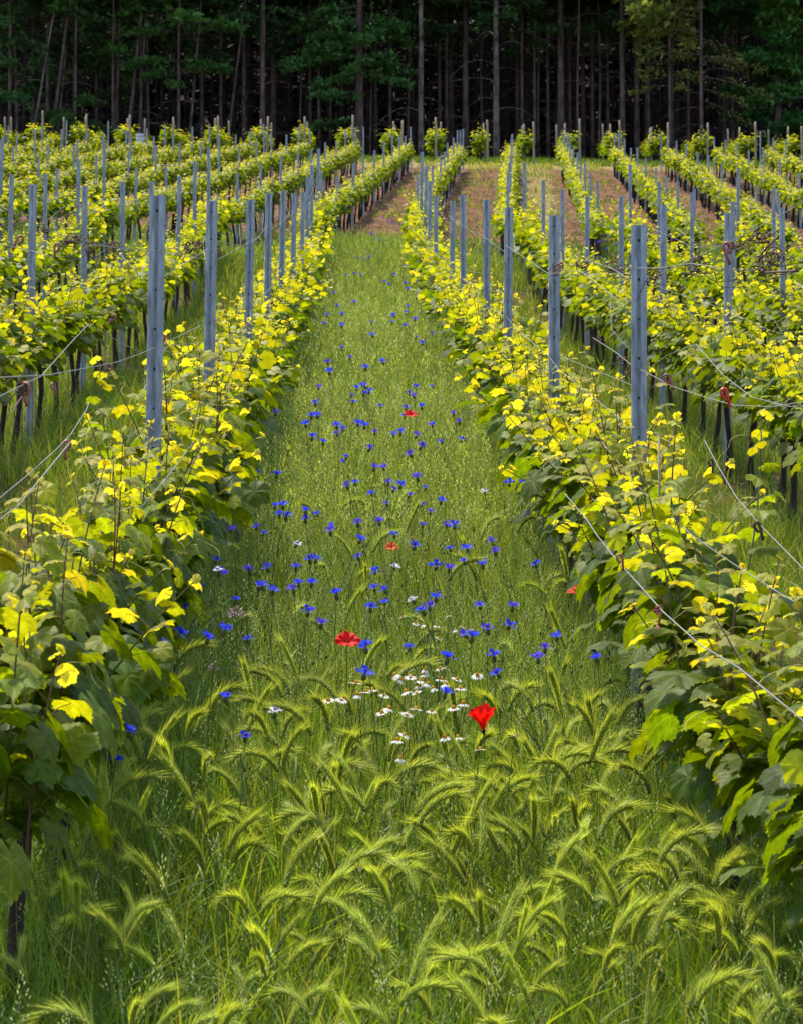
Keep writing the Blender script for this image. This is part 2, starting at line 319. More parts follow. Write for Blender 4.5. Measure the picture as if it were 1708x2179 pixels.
# ------------------------------------------------------------------ steel posts
ORD = ['first', 'second', 'third', 'fourth', 'fifth', 'sixth', 'seventh', 'eighth', 'ninth', 'tenth', 'eleventh', 'twelfth', 'thirteenth']
def post_mesh(h=2.6, lod=0):
    w, dp = .030, .022
    prof = np.array([(-w, 0.016), (-w, -.006), (-w + .003, -.012), (-.008, -.012), (-.005, .000), (.005, .000), (.008, -.012), (w - .003, -.012), (w, -.006), (w, .016), (w - .003, .016), (w - .003, -.004), (.010, -.007), (.006, .004), (-.006, .004), (-.010, -.007), (-w + .003, -.004), (-w + .003, .016)])
    if lod: prof = np.array([(-w, .014), (-w, -.012), (-.008, -.012), (0, .0), (.008, -.012), (w, -.012), (w, .014)])
    g = Geo(); zs = np.array([-.4, h - .4]); n = len(prof); V = np.concatenate([np.c_[prof, np.full(n, z)] for z in zs]); j = np.arange(n); j2 = (j + 1) % n
    g.add(V, [np.stack([j, j2, n + j2, n + j], 1)]); 
    g.add(np.c_[prof, np.full(n, h - .4)], [np.arange(n)[None]])
    if lod: return g.mesh('steel_post', M_STEEL)
    for k in range(12):
        z = h - .4 - .06 - k * .155; a = np.arange(10) * math.pi / 5; rr = .0045 if k % 3 < 2 else .0032
        g.add(np.c_[rr * np.cos(a), np.full(10, -.0022), z + rr * 1.3 * np.sin(a)], [np.arange(10)[None]])
    me = g.mesh('steel_post', M_STEEL); me.materials.append(M_HOLE)
    for p_ in me.polygons:
        if len(p_.vertices) == 10: p_.material_index = 1
    return me
def hook_mesh():
    g = Geo(); g.add(*tube([[0, 0, .014], [.006, -.002, .006], [.009, -.004, -.008], [.003, -.005, -.015], [0, -.002, -.006]], .0016, 5)); return g.mesh('hook', M_WIRE)
PM0, PM1, HM = post_mesh(), post_mesh(lod=1), hook_mesh()
ROWNAME = {0: 'row right of the strip', -1: 'row left of the strip', 1: 'second row right of the strip', -2: 'second row left of the strip', 2: 'third row right of the strip', -3: 'third row left of the strip', 3: 'fourth row right of the strip', -4: 'fourth row left of the strip', 4: 'fifth row right of the strip', -5: 'fifth row left of the strip'}
ROWQ = {n: 1.08 + 1.9 * n for n in range(-5, 6)}
POSTY = [11, 15.6, 20.2, 24.8, 29.4, 34, 38.6, 43.2, 47.8, 52.4]
def visible(x, y, m=1.08): return abs(x) < .1416 * y * m + .25
vines_done = []; near_post = {}
for n in range(-5, 6):
    for i, d in enumerate(POSTY):
        off = 0 if n in (0, -1) else -1.6
        y = d + off; q = ROWQ[n]; x = q + AZN * y
        if not visible(x, y, 1.03): continue
        jit = rng.normal(0, .02, 2) if i else (0, 0); z = float(G(x, y)); dz = rng.normal(0, .03); dz = (-.01 if i < 4 else dz) + (-.12 if i in (5, 6) else 0) if n in (0, -1) else dz
        o = ob('steel_post', PM0 if d < 30 and n in (0, -1) else PM1); o.location = (x + jit[0], y, z + dz)
        o.rotation_euler = (rng.normal(0, .006), (.018 if n == -1 else .004) + rng.normal(0, .006), rng.normal(0, .1))
        k = i - [POSTY.index(dd) for dd in POSTY if visible(q + AZN * (dd + off), dd + off, 1.03)][0]
        tag(o, f"galvanised steel post, {ORD[k]} from the front in the {ROWNAME.get(n, 'outermost row')}", 'post', 'steel trellis posts')
        near_post[(n, i)] = o
        if d < 30 and n in (0, -1):
            for kk in range(7):
                for s in (-1, 1):
                    if kk > 3 and d > 20: continue
                    h = ob('hook', HM, o); h.location = (s * .031, -.004, 2.09 - .285 * kk); h.scale = (s, 1, 1)
# leaning end braces are not built: the photograph shows none
# ------------------------------------------------------------------ grapevines of the near block
protos = {}
for k in range(6): protos[('a', k)] = vine_proto(100 + k, 0, SLOPE)
for k in range(5): protos[('b', k)] = vine_proto(200 + k, 1, SLOPE)
for k in range(5): protos[('c', k)] = vine_proto(300 + k, 2, SLOPE)
for k in range(4): protos[('d', k)] = vine_proto(400 + k, 2, .06, .85)
for k in range(4): protos[('e', k)] = vine_proto(500 + k, 2, math.tan(R(12)), .74, .78)
def place_vine(key, k, x, y, az, label, group, sx=1, sc=1.0, hz=1.0):
    pr = protos[(key, k)]; t = empty('grapevine', (x, y, float(G(x, y))), (0, 0, -az)); t.scale = (sx * sc * (.87 if key in 'abc' else 1) * (.84 if x < 0 and y < 10.5 else 1), sc, sc * hz)
    tag(t, label, 'grapevine', group)
    for nm, me in pr.items(): ob(nm, me, t)
    return t
BAYW = ['right behind the {}', 'a step behind the {}', 'midway behind the {}', 'last in the bay behind the {}', 'beyond the bay of the {}']; bay_n = {}
n_v = 0
for n in range(-4, 5):
    q = ROWQ[n]; yy = 6.95 if n in (0, -1) else 6.6
    cnt = 0
    while yy < 53.5:
        x = q + AZN * yy
        if visible(x, yy, 1.12) and yy < 53:
            if n in (0, -1) and yy < 11: key, kk = 'a', (cnt * 2 + (n == 0)) % 6
            elif yy < 18 or (abs(n) < 3 and yy < 27): key, kk = ('a' if yy < 17 else 'b'), (cnt * 3 + n) % (6 if yy < 17 else 5)
            elif yy < 32: key, kk = 'b', (cnt * 2 + n) % 5
            else: key, kk = ('d' if yy > 53 else 'c'), int(rng.integers(0, 4))
            if yy < 11:
                lab = f"large leafy grapevine, {ORD[cnt]} from the front in the {ROWNAME[n]}"; grp = 'grapevines along the flower strip'
            else:
                vis = [p_ for p_ in range(10) if (n, p_) in near_post]; offn = 0 if n in (0, -1) else -1.6
                yr = [POSTY[p_] + offn for p_ in vis]; bi = max([j_ for j_, v_ in enumerate(yr) if v_ <= yy + .01], default=-1); cntb = bay_n.get((n, bi), 0); bay_n[(n, bi)] = cntb + 1
                lab = f"grapevine {BAYW[min(cntb, 4)].format(ORD[bi] + ' steel post')}, {ROWNAME[n]}" if bi >= 0 else f"grapevine, {ORD[cntb]} before the first steel post, {ROWNAME[n]}"; grp = 'grapevines of the lower block'
            place_vine(key, kk, x + rng.normal(0, .03), yy, AZN, lab, grp, 1 if rng.random() < .5 else -1, rng.uniform(.93, 1.08) * (.97 if n < 0 else 1), (.92 if n == 0 and yy < 8.5 else 1.04 if n == 0 else 1.0) if n in (0, -1) and yy < 13 else 1); n_v += 1
            cnt += 1
        yy += 1.15
print('near vines', n_v)
# ------------------------------------------------------------------ upper block
cand = []
for r in range(-14, 12):
    qu = -.31 + r * 2.12                         # across-row offset, rows run towards AZU
    y = 63.0
    while y < 117:
        x = qu + AZU * y
        if visible(x, y, 1.06): cand.append((y, x, r))
        y += 1.2
cand.sort()
n_ind = 298 - n_v - 40
U_IND = cand[:n_ind] ; U_REST = cand[n_ind:]
for y, x, r in U_IND:
    side = 'left' if x - AZN * y < -2 else ('right' if x - AZN * y > 2.5 else 'middle')
    place_vine('e', int(rng.integers(0, 4)), x + rng.normal(0, .05), y, AZU, f"small bright grapevine low on the far upper slope, {side} part", f'grapevines on the upper slope {side}', 1, rng.uniform(.9, 1.1))
def merge_vines(name, spots, label, keyset, az):
    V = []; F = []; C = []; off = 0; TV_ = []; TF_ = []; toff = 0
    for y, x, r in spots:
        me = protos[(keyset, int(rng.integers(0, 4)))]
        for part in ('foliage', 'trunk'):
            m = me[part]; n = len(m.vertices); v = np.empty(n * 3, np.float32); m.vertices.foreach_get('co', v); v = v.reshape(-1, 3) * rng.uniform(.88, 1.1)
            c, s = math.cos(-az), math.sin(-az); v = np.stack([c * v[:, 0] - s * v[:, 1], s * v[:, 0] + c * v[:, 1], v[:, 2]], 1) + [x + rng.normal(0, .05), y, float(G(x, y))]
            tl = len(m.polygons); ls = np.empty(tl, np.int32); m.polygons.foreach_get('loop_start', ls); vi = np.empty(len(m.loops), np.int32); m.loops.foreach_get('vertex_index', vi)
            tot = np.diff(np.append(ls, len(vi))); cc = np.empty(n * 4, np.float32); m.attributes['col'].data.foreach_get('color', cc); cc = cc.reshape(-1, 4)[:, :3]
            if part == 'trunk': cc = np.full_like(cc, .03)
            V.append(v); C.append(cc)
            for k in np.unique(tot): st = ls[tot == k]; F.append((int(k), vi[st[:, None] + np.arange(k)[None]] + off))
            off += n
    FF = [np.concatenate([f for k2, f in F if k2 == k]) for k in sorted({k for k, _ in F})]
    o = ob(name, build_mesh(name, np.concatenate(V), FF, M_LEAFS, np.concatenate(C))); return tag(o, label, 'grapevines', None, 'stuff')
# terrace rows behind the bank
terr = []
for r in range(-16, 14):
    qt = -.35 + r * 2.08
    for k in range(8): y = 131.5 + k * 1.3; x = qt + AZT * (y - 130) + (846 - CX) / FPX * 130 ; terr.append((y, x, r)) if visible(x, y, 1.06) else None
front = sorted(terr)[:30]; U_REST2 = sorted(terr)[len(front):]
for y, x, r in front: place_vine('d', int(rng.integers(0, 4)), x, y, AZN, 'bushy grapevine at the front end of a row on the top terrace', 'grapevines heading the terrace rows', 1.25, 1.3)
merge_vines('grapevines', U_REST, 'bright green vine rows climbing the far slope to the bank', 'e', AZU)
merge_vines('grapevines', U_REST2, 'vine rows on the level terrace in front of the forest', 'd', AZN)
# posts of the upper block and terrace
npst = 0
for r in range(-14, 12):
    qu = -.31 + r * 2.12
    for y in np.arange(64, 122, 6.0):
        y = y + (r % 2) * 2.2; x = qu + AZU * y + .05
        if not visible(x, y, 1.0): continue
        o = ob('steel_post', PM1); o.location = (x, y, float(G(x, y)) - rng.uniform(.25, .6)); o.rotation_euler = (rng.normal(0, .01), rng.normal(0, .012), rng.normal(0, .3))
        side = 'left' if x - AZN * y < -2 else ('right' if x - AZN * y > 2.5 else 'middle'); nf = 'lower' if y < 90 else 'upper'
        tag(o, f"thin steel post among the vines on the {nf} half of the far slope, {side} part", 'post', f'steel posts of the far slope, {nf} {side}'); npst += 1
print('upper posts', npst)
def wood_mesh(seed):
    r_ = np.random.default_rng(seed); g = Geo(); h = 2.25; z = np.linspace(-.3, h, 7); g.add(*tube(np.stack([.01 * np.sin(z * 3 + seed), 0 * z, z], 1), np.append(np.full(6, .05), .043), 9, True, .04, r_)); return g.mesh('wooden_post', M_WOOD)
WM = [wood_mesh(k) for k in range(3)]; nw = 0
for r in range(-16, 14):
    qt = -.35 + r * 2.08 + (846 - CX) / FPX * 130
    for y in (129.9, 134.5, 139.5):
        x = qt + AZT * (y - 130) + rng.normal(0, .12) + (.35 if y < 131 else 0)
        if not visible(x, y, 1.0): continue
        if y > 131 and rng.random() < .25: continue
        o = ob('wooden_post', WM[int(rng.integers(0, 3))]); o.location = (x, y, float(G(x, y)) - (rng.uniform(0, .25) if y < 131 else rng.uniform(.1, .35))); o.rotation_euler = (rng.normal(0, .02), rng.normal(0, .02), rng.uniform(0, 6))
        tag(o, 'tall weathered wooden end post at the head of a terrace row' if y < 131 else 'weathered wooden post standing deeper inside the terrace rows', 'post', 'wooden end posts on the terrace' if y < 131 else 'wooden posts inside the terrace rows'); nw += 1
print('wood', nw)
# white ribbed tube on the left of the slope
g = Geo(); z = np.linspace(0, .95, 40); g.add(*tube(np.stack([0 * z, 0 * z, z], 1), .15 + .012 * np.sin(z * 2 * math.pi / .18), 16))
wt = ob('ribbed_tube', g.mesh('ribbed_tube', M_WHITE, True)); p = P(298, 346, 118.0); wt.location = (p[0], p[1], float(G(p[0], p[1])) + .45); tag(wt, 'white ribbed plastic tube standing among the vines at upper left', 'tube')
g = Geo()
for k in range(5): g.add(*tube([[0, 0, .09 + k * .18], [0, 0, .13 + k * .18]], .158, 16))
ob('groove_shade', g.mesh('groove_shade', plain_mat('groove_shade_grey', (.3, .34, .42), .6)), wt)  # grey rings in the grooves paint the shaded gaps between ribs
# ------------------------------------------------------------------ wires
def wire(pts, label, rad=.0014, nm='trellis_wire', group='trellis wires'):
    g = Geo(); g.add(*tube(np.array(pts), rad, 5, True)); o = ob(nm, g.mesh(nm, M_WIRE)); tag(o, label, 'wire', group); return o
for n, side in ((-1, 'left'), (0, 'right'), (-2, 'second left'), (1, 'second right')):
    q = ROWQ[n]
    for hi, (h, nmh) in enumerate(((1.86, 'top'), (1.40, 'middle'), (.98, 'lower'))):
        for s, sw in ((-1, 'left'), (1, 'right')):
            ptsw = []; ys_ = [d for d in POSTY]
            for a, b in zip(ys_[:-1], ys_[1:]):
                amp = rng.uniform(.04, .15); pk = rng.uniform(.25, .75)
                for t in np.linspace(0, 1, 9)[:-1]:
                    y = a + (b - a) * t; f = t / pk if t < pk else (1 - t) / (1 - pk)
                    x = q + s * (.035 + amp * f) + AZN * y; ptsw.append((x, y, float(G(x, y)) * 0 + np.interp(y, [a, b], [float(G(q + AZN * a, a)), float(G(q + AZN * b, b))]) + h + .10 * f * (1 if hi == 0 else .4)))
            if n in (-2, 1): ptsw = [p_ for p_ in ptsw if p_[1] > 15]
            wire(ptsw, f"{nmh} zinc wire on the {sw} side of the {ROWNAME[n]}")
XV = 765
def onrow(vx, vy, n, dq=0.0):
    d = FPX * (ROWQ[n] + dq) / (vx - XV); return P(vx, vy, d)
def wpl(n, L_, label, rad=.0014, dq0=0):
    return wire([onrow(a, b, n, (c[0] if c else dq0)) for a, b, *c in L_], label, rad)
# loose front wires, followed point by point along the row they belong to
wpl(-1, [(-60, 415, -.35), (0, 440, -.3), (95, 487, -.25), (150, 505, -.2), (240, 525, -.15), (275, 560, -.08), (302, 596, -.02)], 'top wire sagging to the nearest left steel post with dry tendrils on it')
wpl(-1, [(-60, 512, -.45), (0, 520, -.4), (66, 533, -.3), (116, 548, -.2), (150, 545, -.15), (190, 520, -.05), (240, 526, .02), (300, 533, .05), (330, 533, .05), (360, 528, .03), (400, 525, 0)], 'wavy second wire passing in front of the nearest left steel post')
wpl(-1, [(-40, 850, -.1), (0, 843, -.1), (40, 823, -.1), (88, 800, -.1), (150, 730, -.15), (188, 690, -.2), (250, 725, -.1), (298, 750, -.03)], 'kinked wire rising to a peak left of the nearest left steel post')
wpl(-1, [(-40, 806, -.1), (0, 803, 0), (100, 798, 0), (190, 782, 0), (250, 770, .02), (300, 752, .04), (345, 733, .03), (432, 690, .02)], 'long wire crossing the nearest left steel post with a bright red clip')
wpl(-1, [(-40, 1092, -.05), (60, 1010, -.05), (118, 958, -.05), (150, 925, -.05), (185, 870, -.1), (190, 856, -.12), (245, 900, -.05), (300, 930, 0)], 'short low wire among the left shoots below the kinked wire')
wpl(0, [(1372, 598, .02), (1420, 575, .08), (1470, 552, .12), (1560, 510, .2), (1640, 470, .25), (1708, 430, .3), (1760, 400, .3)], 'top wire rising from the nearest right steel post to the frame edge')
wpl(0, [(1345, 598, -.03), (1300, 570, -.05), (1245, 552, -.06), (1235, 556, -.06), (1180, 580, -.03)], 'top wire slanting back from the nearest right steel post')
wpl(0, [(1358, 573, .0), (1300, 570, 0), (1400, 570, 0), (1470, 560, .04), (1545, 572, .1), (1600, 575, .2), (1640, 560, .25), (1708, 497, .3), (1760, 440, .3)][1:], 'second top wire crossing the nearest right steel post')
wpl(0, [(1260, 718, -.05), (1310, 750, -.03), (1345, 778, 0), (1380, 795, .02), (1430, 822, .05), (1500, 845, .1), (1560, 862, .15), (1640, 866, .18), (1708, 855, .2), (1760, 845, .2)], 'long wire with red clips crossing the nearest right steel post')
wpl(0, [(1380, 785, .03), (1420, 755, .1), (1480, 732, .2), (1500, 755, .2), (1540, 800, .2), (1600, 845, .2), (1680, 865, .2), (1740, 862, .2)], 'wire rising to a peak right of the nearest right steel post')
wpl(0, [(1260, 655, 0), (1297, 640, .0), (1300, 700, .0), (1340, 745, 0)][1:], 'thin slack wire between the two nearest right steel posts')
wpl(0, [(1276, 936, -.05), (1320, 990, -.05), (1357, 1036, -.05), (1410, 1085, -.05), (1473, 1140, -.03), (1560, 1200, 0), (1651, 1258, .02), (1740, 1310, .02)], 'pale wire running down through the right vine leaves')
wpl(0, [(1200, 1050, -.28), (1245, 1102, -.28), (1270, 1140, -.28), (1316, 1198, -.27), (1357, 1242, -.27), (1410, 1302, -.25), (1490, 1373, -.22), (1570, 1420, -.2), (1740, 1560, -.2)], 'lowest pale wire on the strip side of the right vines', .0018)
wpl(0, [(1498, 936, .12), (1526, 990, .12), (1566, 1058, .12), (1618, 1118, .12), (1708, 1210, .12), (1760, 1270, .12)], 'pale wire over the far side of the right vines')
wpl(-1, [(-40, 1130, .0), (0, 1105, 0), (40, 1075, .0), (150, 940, 0)], 'pale wire running down into the left vine leaves')
wpl(-1, [(300, 1080, .2), (360, 1010, .2), (420, 930, .15), (470, 860, .1), (540, 760, .1)], 'pale wire on the strip side of the left vines')
# clips
def clip(n, vx, vy, label, mat, s=1.0, dq=0.):
    p = onrow(vx, vy, n, dq); g = Geo(); t = np.linspace(0, 1, 12); sg = 1 if random.random() < .5 else -1
    x = np.concatenate([[0, 0], .009 * np.cos(np.linspace(math.pi, -.6, 8)) + .009, [.012, .008]]); z = np.concatenate([[-.03, 0], .012 + .010 * np.sin(np.linspace(math.pi, -.6, 8)), [-.0, -.006]])
    a = random.uniform(-.5, .5); xx = x * math.cos(a) - z * math.sin(a); zz = x * math.sin(a) + z * math.cos(a)
    g.add(*tube(np.stack([xx * sg, 0 * x, zz], 1) * s * 1.1, .0048 * s, 6)); o = ob('wire_clip', g.mesh('wire_clip', mat, True)); o.location = p; o.rotation_euler = (0, 0, random.uniform(-.4, .4)); tag(o, label, 'clip', 'plastic wire clips')
clip(-1, 34, 514, 'faded red hook clip on the second wire at the left frame edge', M_PINKP, 1, -.35); clip(-1, 116, 532, 'faded red hook clip below the first dry tendril knot at left', M_PINKP, .9, -.2)
clip(-1, 340, 727, 'bright red hook clip just right of the nearest left post', M_REDP, 1.15, .03); clip(-1, 237, 678, 'small faded clip left of the nearest left post', M_PINKP, .8, -.1)
clip(-1, 50, 838, 'long faded clip hanging from the lower kinked wire at left', M_PINKP, 1.1, -.1); clip(-1, 137, 956, 'faded clip on the short low wire at left', M_PINKP, 1, -.05); clip(-1, 118, 827, 'rusty clip on the steep part of the kinked wire', M_PINKP, .7, -.1)
clip(0, 1543, 538, 'red hook clip on the rising top wire at right', M_PINKP, 1.3, .16); clip(0, 1350, 768, 'pink hook clip on the front of the nearest right post', M_PINKP, 1.3, 0); clip(0, 1426, 810, 'red clip on the long wire right of the nearest right post', M_PINKP, 1.1, .05)
clip(0, 1548, 843, 'red hook clip standing on the long wire beside the slim right post', M_REDP, 1.1, .13); clip(0, 1186, 566, 'orange clip beside the second right steel post', M_PINKP, 1, -.03); clip(0, 1327, 1006, 'faded pink clip on the wire through the right vine leaves', M_PINKP, 1, -.06)
clip(0, 1324, 1195, 'pink hook clip on the lowest pale wire above the cornflower', M_PINKP, .9, -.28); clip(0, 1405, 1306, 'pink hook clip hanging from the lowest pale wire at right', M_PINKP, .8, -.25); clip(0, 1516, 990, 'dark clip on the far pale wire at right', M_TEND, .8, .12); clip(0, 1618, 1127, 'dark brown clip on the far pale wire, further right', M_TEND, 1, .12)
clip(-1, 577, 503, 'tiny red clip on the fourth left steel post', M_REDP, 1.2, -.05); clip(0, 1005, 522, 'pale red clip on the wire at the third right steel post', M_PINKP, 1.2, .05)
# dry tendrils wound round the wires
def tendril(n, vx, vy, size, loops, label, dq=0., seed=0):
    r_ = np.random.default_rng(seed + 900); p = onrow(vx, vy, n, dq); g = Geo()
    for k in range(loops):
        m = 26; t = np.linspace(0, 1, m); rr = size * r_.uniform(.2, .6); w = r_.uniform(6, 13); ph = r_.uniform(0, 6)
        drift = np.array([r_.normal(0, 1), r_.normal(0, .5), r_.normal(-.5, .7)]) * size * 1.1
        c = np.stack([rr * np.cos(w * t + ph) * (1 - .5 * t), rr * .8 * np.sin(w * t + ph), rr * np.sin(w * t * 1.1 + ph) * (1 - .4 * t)], 1) + t[:, None] ** 1.5 * drift + np.cumsum(r_.normal(0, size * .035, (m, 3)), 0)
        g.add(*tube(c, np.linspace(.0029, .0012, m), 4))
    o = ob('dry_tendril', g.mesh('dry_tendril', M_TEND)); o.location = p; tag(o, label, 'dry tendril', 'dry tendrils wound round the wires')
for k, a in enumerate([(-1, 97, 487, .03, 4, 'small brown tendril knot nearest the left frame edge', -.25), (-1, 150, 508, .04, 6, 'brown tendril knot on the top wire, with hanging ends, at left', -.2), (-1, 190, 528, .05, 4, 'trailing tendrils between the two brown knots at left', -.15), (-1, 240, 524, .045, 6, 'ragged tendril knot closest left of the nearest left post', -.13),
    (-1, 402, 524, .05, 6, 'big tangle of dry tendrils between the two nearest left posts', .02), (-1, 425, 520, .04, 4, 'pale tendril loops touching the second left post', .02), (-1, 464, 535, .045, 5, 'dark tendril bundle right of the second left post', .02), (-1, 520, 512, .05, 3, 'small tendril curls at the third left post', 0), (-1, 466, 770, .06, 4, 'tendrils hanging beside the second left post lower down', .02),
    (-1, 50, 825, .04, 5, 'twisted tendril on the lower kinked wire at left', -.1), (-1, 234, 783, .025, 3, 'small twisted tendril on the long left wire', 0), (0, 1300, 566, .05, 6, 'dense tendril knot just left of the nearest right post', -.03), (0, 1236, 560, .05, 4, 'pale tendril loops between the two nearest right posts', -.04), (0, 1185, 566, .07, 4, 'reddish tendril loop over the second right post', 0), (0, 1395, 580, .05, 3, 'curled tendril just right of the nearest right post', .05),
    (0, 1480, 560, .06, 6, 'tangle of tendrils on the right top wires', .12), (0, 1555, 520, .03, 4, 'small pale tendril knot near the red clip at right', .18), (0, 1620, 500, .045, 5, 'dark tendril knot on the rising right wire', .24), (0, 1612, 565, .06, 4, 'brown knot where the two right wires meet', .2), (0, 1648, 545, .05, 6, 'dark hanging tendril bundle near the right frame edge', .25), (0, 1345, 790, .05, 4, 'hanging tendrils under the pink clip on the nearest right post', 0), (0, 1322, 762, .03, 3, 'small tendril knot left of the pink clip', 0), (0, 1275, 720, .03, 3, 'tendril remnant on the wire behind the second right post', -.03)]):
    tendril(*a[:6], dq=a[6], seed=k)
# old cane bent in a loop at the right
g = Geo(); t = np.linspace(0, 1, 30); c = [onrow(1655 - 40 * math.sin(3.6 * s) + 55 * max(0, s - .6), 505 + 75 * min(1, s * 1.6) - 10 * max(0, s - .6), 0, .22) for s in t]
g.add(*tube(c, np.linspace(.003, .0045, 30), 5)); tag(ob('old_cane', g.mesh('old_cane', M_TEND)), 'bare brown cane bent in a loop under the right top wires', 'cane')
g = Geo(); c = [onrow(46 + 14 * s * s * 2 - 22 * math.sin(3 * s), 845 + 90 * s - 8 * s * s, -1, -.1) for s in t]; g.add(*tube(c, np.linspace(.0028, .0012, 30), 4)); tag(ob('old_cane', g.mesh('old_cane', M_TEND)), 'thin bare brown cane hanging in a hook shape at left', 'cane')
# tall thin cane in the right vines
g = Geo(); a0 = onrow(1401, 925, 0, -.05); g.add(*tube([a0, onrow(1404, 1203, 0, -.05)], .0045, 5)); tag(ob('cane_stake', g.mesh('cane_stake', M_STAKE)), 'slim green-brown cane rising vertically out of the right vines', 'stake')
# ------------------------------------------------------------------ grass
def blades(root, H, W_, phi, bend, col, tipcol=None, seg=3, face=None):
    """ribbon blades: root (N,3)"""
    N = len(root); H = H[:, None]; t = np.linspace(0, 1, seg + 1)[None]; b = bend[:, None]
    out = H * b * t ** 2; up = H * (t - .35 * b * t ** 2.2)
    dx, dy = np.cos(phi)[:, None], np.sin(phi)[:, None]
    C = np.stack([root[:, 0:1] + out * dx, root[:, 1:2] + out * dy, root[:, 2:3] + up], -1)
    fa = (rng.uniform(0, math.pi, N) if face is None else face)[:, None]; sx, sy = np.cos(fa), np.sin(fa)
    w = (W_[:, None] / 2) * np.maximum(0, (1 - t ** 2.2)) * np.minimum(1, .6 + t * 2)
    Lf = C + np.stack([w * sx, w * sy, 0 * w], -1); Rt = C - np.stack([w * sx, w * sy, 0 * w], -1)
    m = 2 * seg + 1; V = np.empty((N, m, 3)); V[:, 0:2 * seg:2] = Lf[:, :-1]; V[:, 1:2 * seg:2] = Rt[:, :-1]; V[:, -1] = C[:, -1]
    off = (np.arange(N) * m)[:, None, None]; Q = np.array([[2 * k, 2 * k + 1, 2 * k + 3, 2 * k + 2] for k in range(seg - 1)]); T = np.array([[2 * seg - 2, 2 * seg - 1, 2 * seg]])
    cc = np.repeat(col[:, None], m, 1)
    return V.reshape(-1, 3), [(Q[None] + off).reshape(-1, 4), (T[None] + off).reshape(-1, 3)], cc.reshape(-1, 3), C
def scatter(d0, d1, dens, margin=1.12, qmask=None):
    """uniform points on the ground inside the view wedge (plus a margin) between two depths"""
    area = .1416 * margin * (d1 ** 2 - d0 ** 2) + .6 * (d1 - d0); N = int(area * dens)
    y = np.sqrt(rng.uniform(d0 ** 2, d1 ** 2, N)); x = rng.uniform(-1, 1, N) * (.1416 * margin * y + .3)
    if qmask is not None: k = qmask(x, y); x, y = x[k], y[k]
    return np.stack([x, y, G(x, y) - .01], 1)
inq = lambda x, y: (x - AZN * y)
def in_strip(x, y, m=.0): q = inq(x, y); return (q > -.82 + m) & (q < 1.08 - m)
GC = np.array([[.095, .175, .008], [.150, .225, .010], [.215, .27, .018], [.26, .26, .045], [.065, .140, .022], [.34, .30, .09]])
def gcol(N, p): return GC[rng.choice(6, N, p=p)] * rng.uniform(.6, 1.6, (N, 1))  # random blade tones, spread wide to imitate shading and highlights as well
def grass_obj(name, geo, label): return tag(ob(name, geo.mesh(name, M_GRASS)), label, None, None, 'stuff')
spik_V = np.array([[0, 0, 0], [.5, 0, .3], [0, .35, .35], [-.5, 0, .3], [0, -.35, .35], [0, 0, 1.0]]) * np.array([.32, .32, 1]); spik_F = [np.array([[0, 2, 1], [0, 3, 2], [0, 4, 3], [0, 1, 4], [5, 1, 2], [5, 2, 3], [5, 3, 4], [5, 4, 1]])]
spik_V2 = np.array([[0, 0, 0], [.16, 0, .4], [-.16, 0, .4], [0, 0, 1.0]]); spik_F2 = [np.array([[0, 1, 3, 2]])]
def panicles(geo, root, H, nsp, ss, col, lod=0, spread=.03):
    """slim grass stems that end in a loose or tight head of seeds"""
    N = len(root); phi = rng.uniform(0, 6.28, N); bend = rng.uniform(.05, .35, N)
    V, F, c, C = blades(root, H, np.full(N, .0022 if lod == 0 else .003), phi, bend, col * .9, seg=4); geo.add(V, F, c)
    tip = C[:, -1]; d = C[:, -1] - C[:, -2]; d /= np.linalg.norm(d, axis=1)[:, None]; L = rng.uniform(.08, .18, N)
    k = np.tile(np.arange(nsp) / nsp, (N, 1)); a = rng.uniform(0, 6.28, (N, nsp)); sp = spread * (1 - k) * rng.uniform(.3, 1, (N, nsp))
    pos = tip[:, None] - d[:, None] * (L[:, None] * (1 - k))[..., None] + np.stack([sp * np.cos(a), sp * np.sin(a), .3 * sp], -1)
    fw = d[:, None] + np.stack([np.cos(a), np.sin(a), 0 * a], -1) * rng.uniform(.1, .7, (N, nsp))[..., None]
    fw = fw.reshape(-1, 3); M = frames(fw, rng.uniform(0, 3.14, len(fw))); M = M[:, :, [0, 2, 1]]; TV, TF = (spik_V, spik_F) if lod == 0 else (spik_V2, spik_F2)
    V, F, c, _ = stamp(TV, TF, pos.reshape(-1, 3), M, ss * rng.uniform(.7, 1.3, N * nsp), np.repeat(col * 1.25, nsp, 0)); geo.add(V, F, c)
g = Geo()
# foreground meadow
for d0, d1, dens, h0, h1, w0, w1 in ((4.2, 8, 2300, .22, .55, .003, .009), (8, 13, 2200, .28, .62, .003, .0065)):
    rt = scatter(d0, d1, dens); N = len(rt); instr = in_strip(rt[:, 0], rt[:, 1], -.1) | (rt[:, 1] < 10.5)
    H = rng.uniform(h0, h1, N) * np.where(instr, 1, .55); ke = rng.random(N) < np.where(instr, 1, .35)
    rt, H = rt[ke], H[ke]; N = len(rt)
    V, F, c, _ = blades(rt, H, rng.uniform(w0, w1, N), rng.uniform(0, 6.28, N), rng.uniform(.05, .75, N), gcol(N, [.3, .3, .16, .06, .14, .04]), seg=4); g.add(V, F, c)
rt = scatter(4.4, 9.5, 150); N = len(rt); V, F, c, _ = blades(rt, rng.uniform(.35, .66, N), rng.uniform(.009, .015, N), rng.uniform(0, 6.28, N), rng.uniform(.3, 1.1, N), np.array([[.16, .25, .03], [.22, .30, .02], [.10, .20, .05]])[rng.choice(3, N)] * rng.uniform(.8, 1.2, (N, 1)), seg=6); g.add(V, F, c)
grass_obj('grass', g, 'tall fresh green meadow grass across the foreground')
g = Geo()
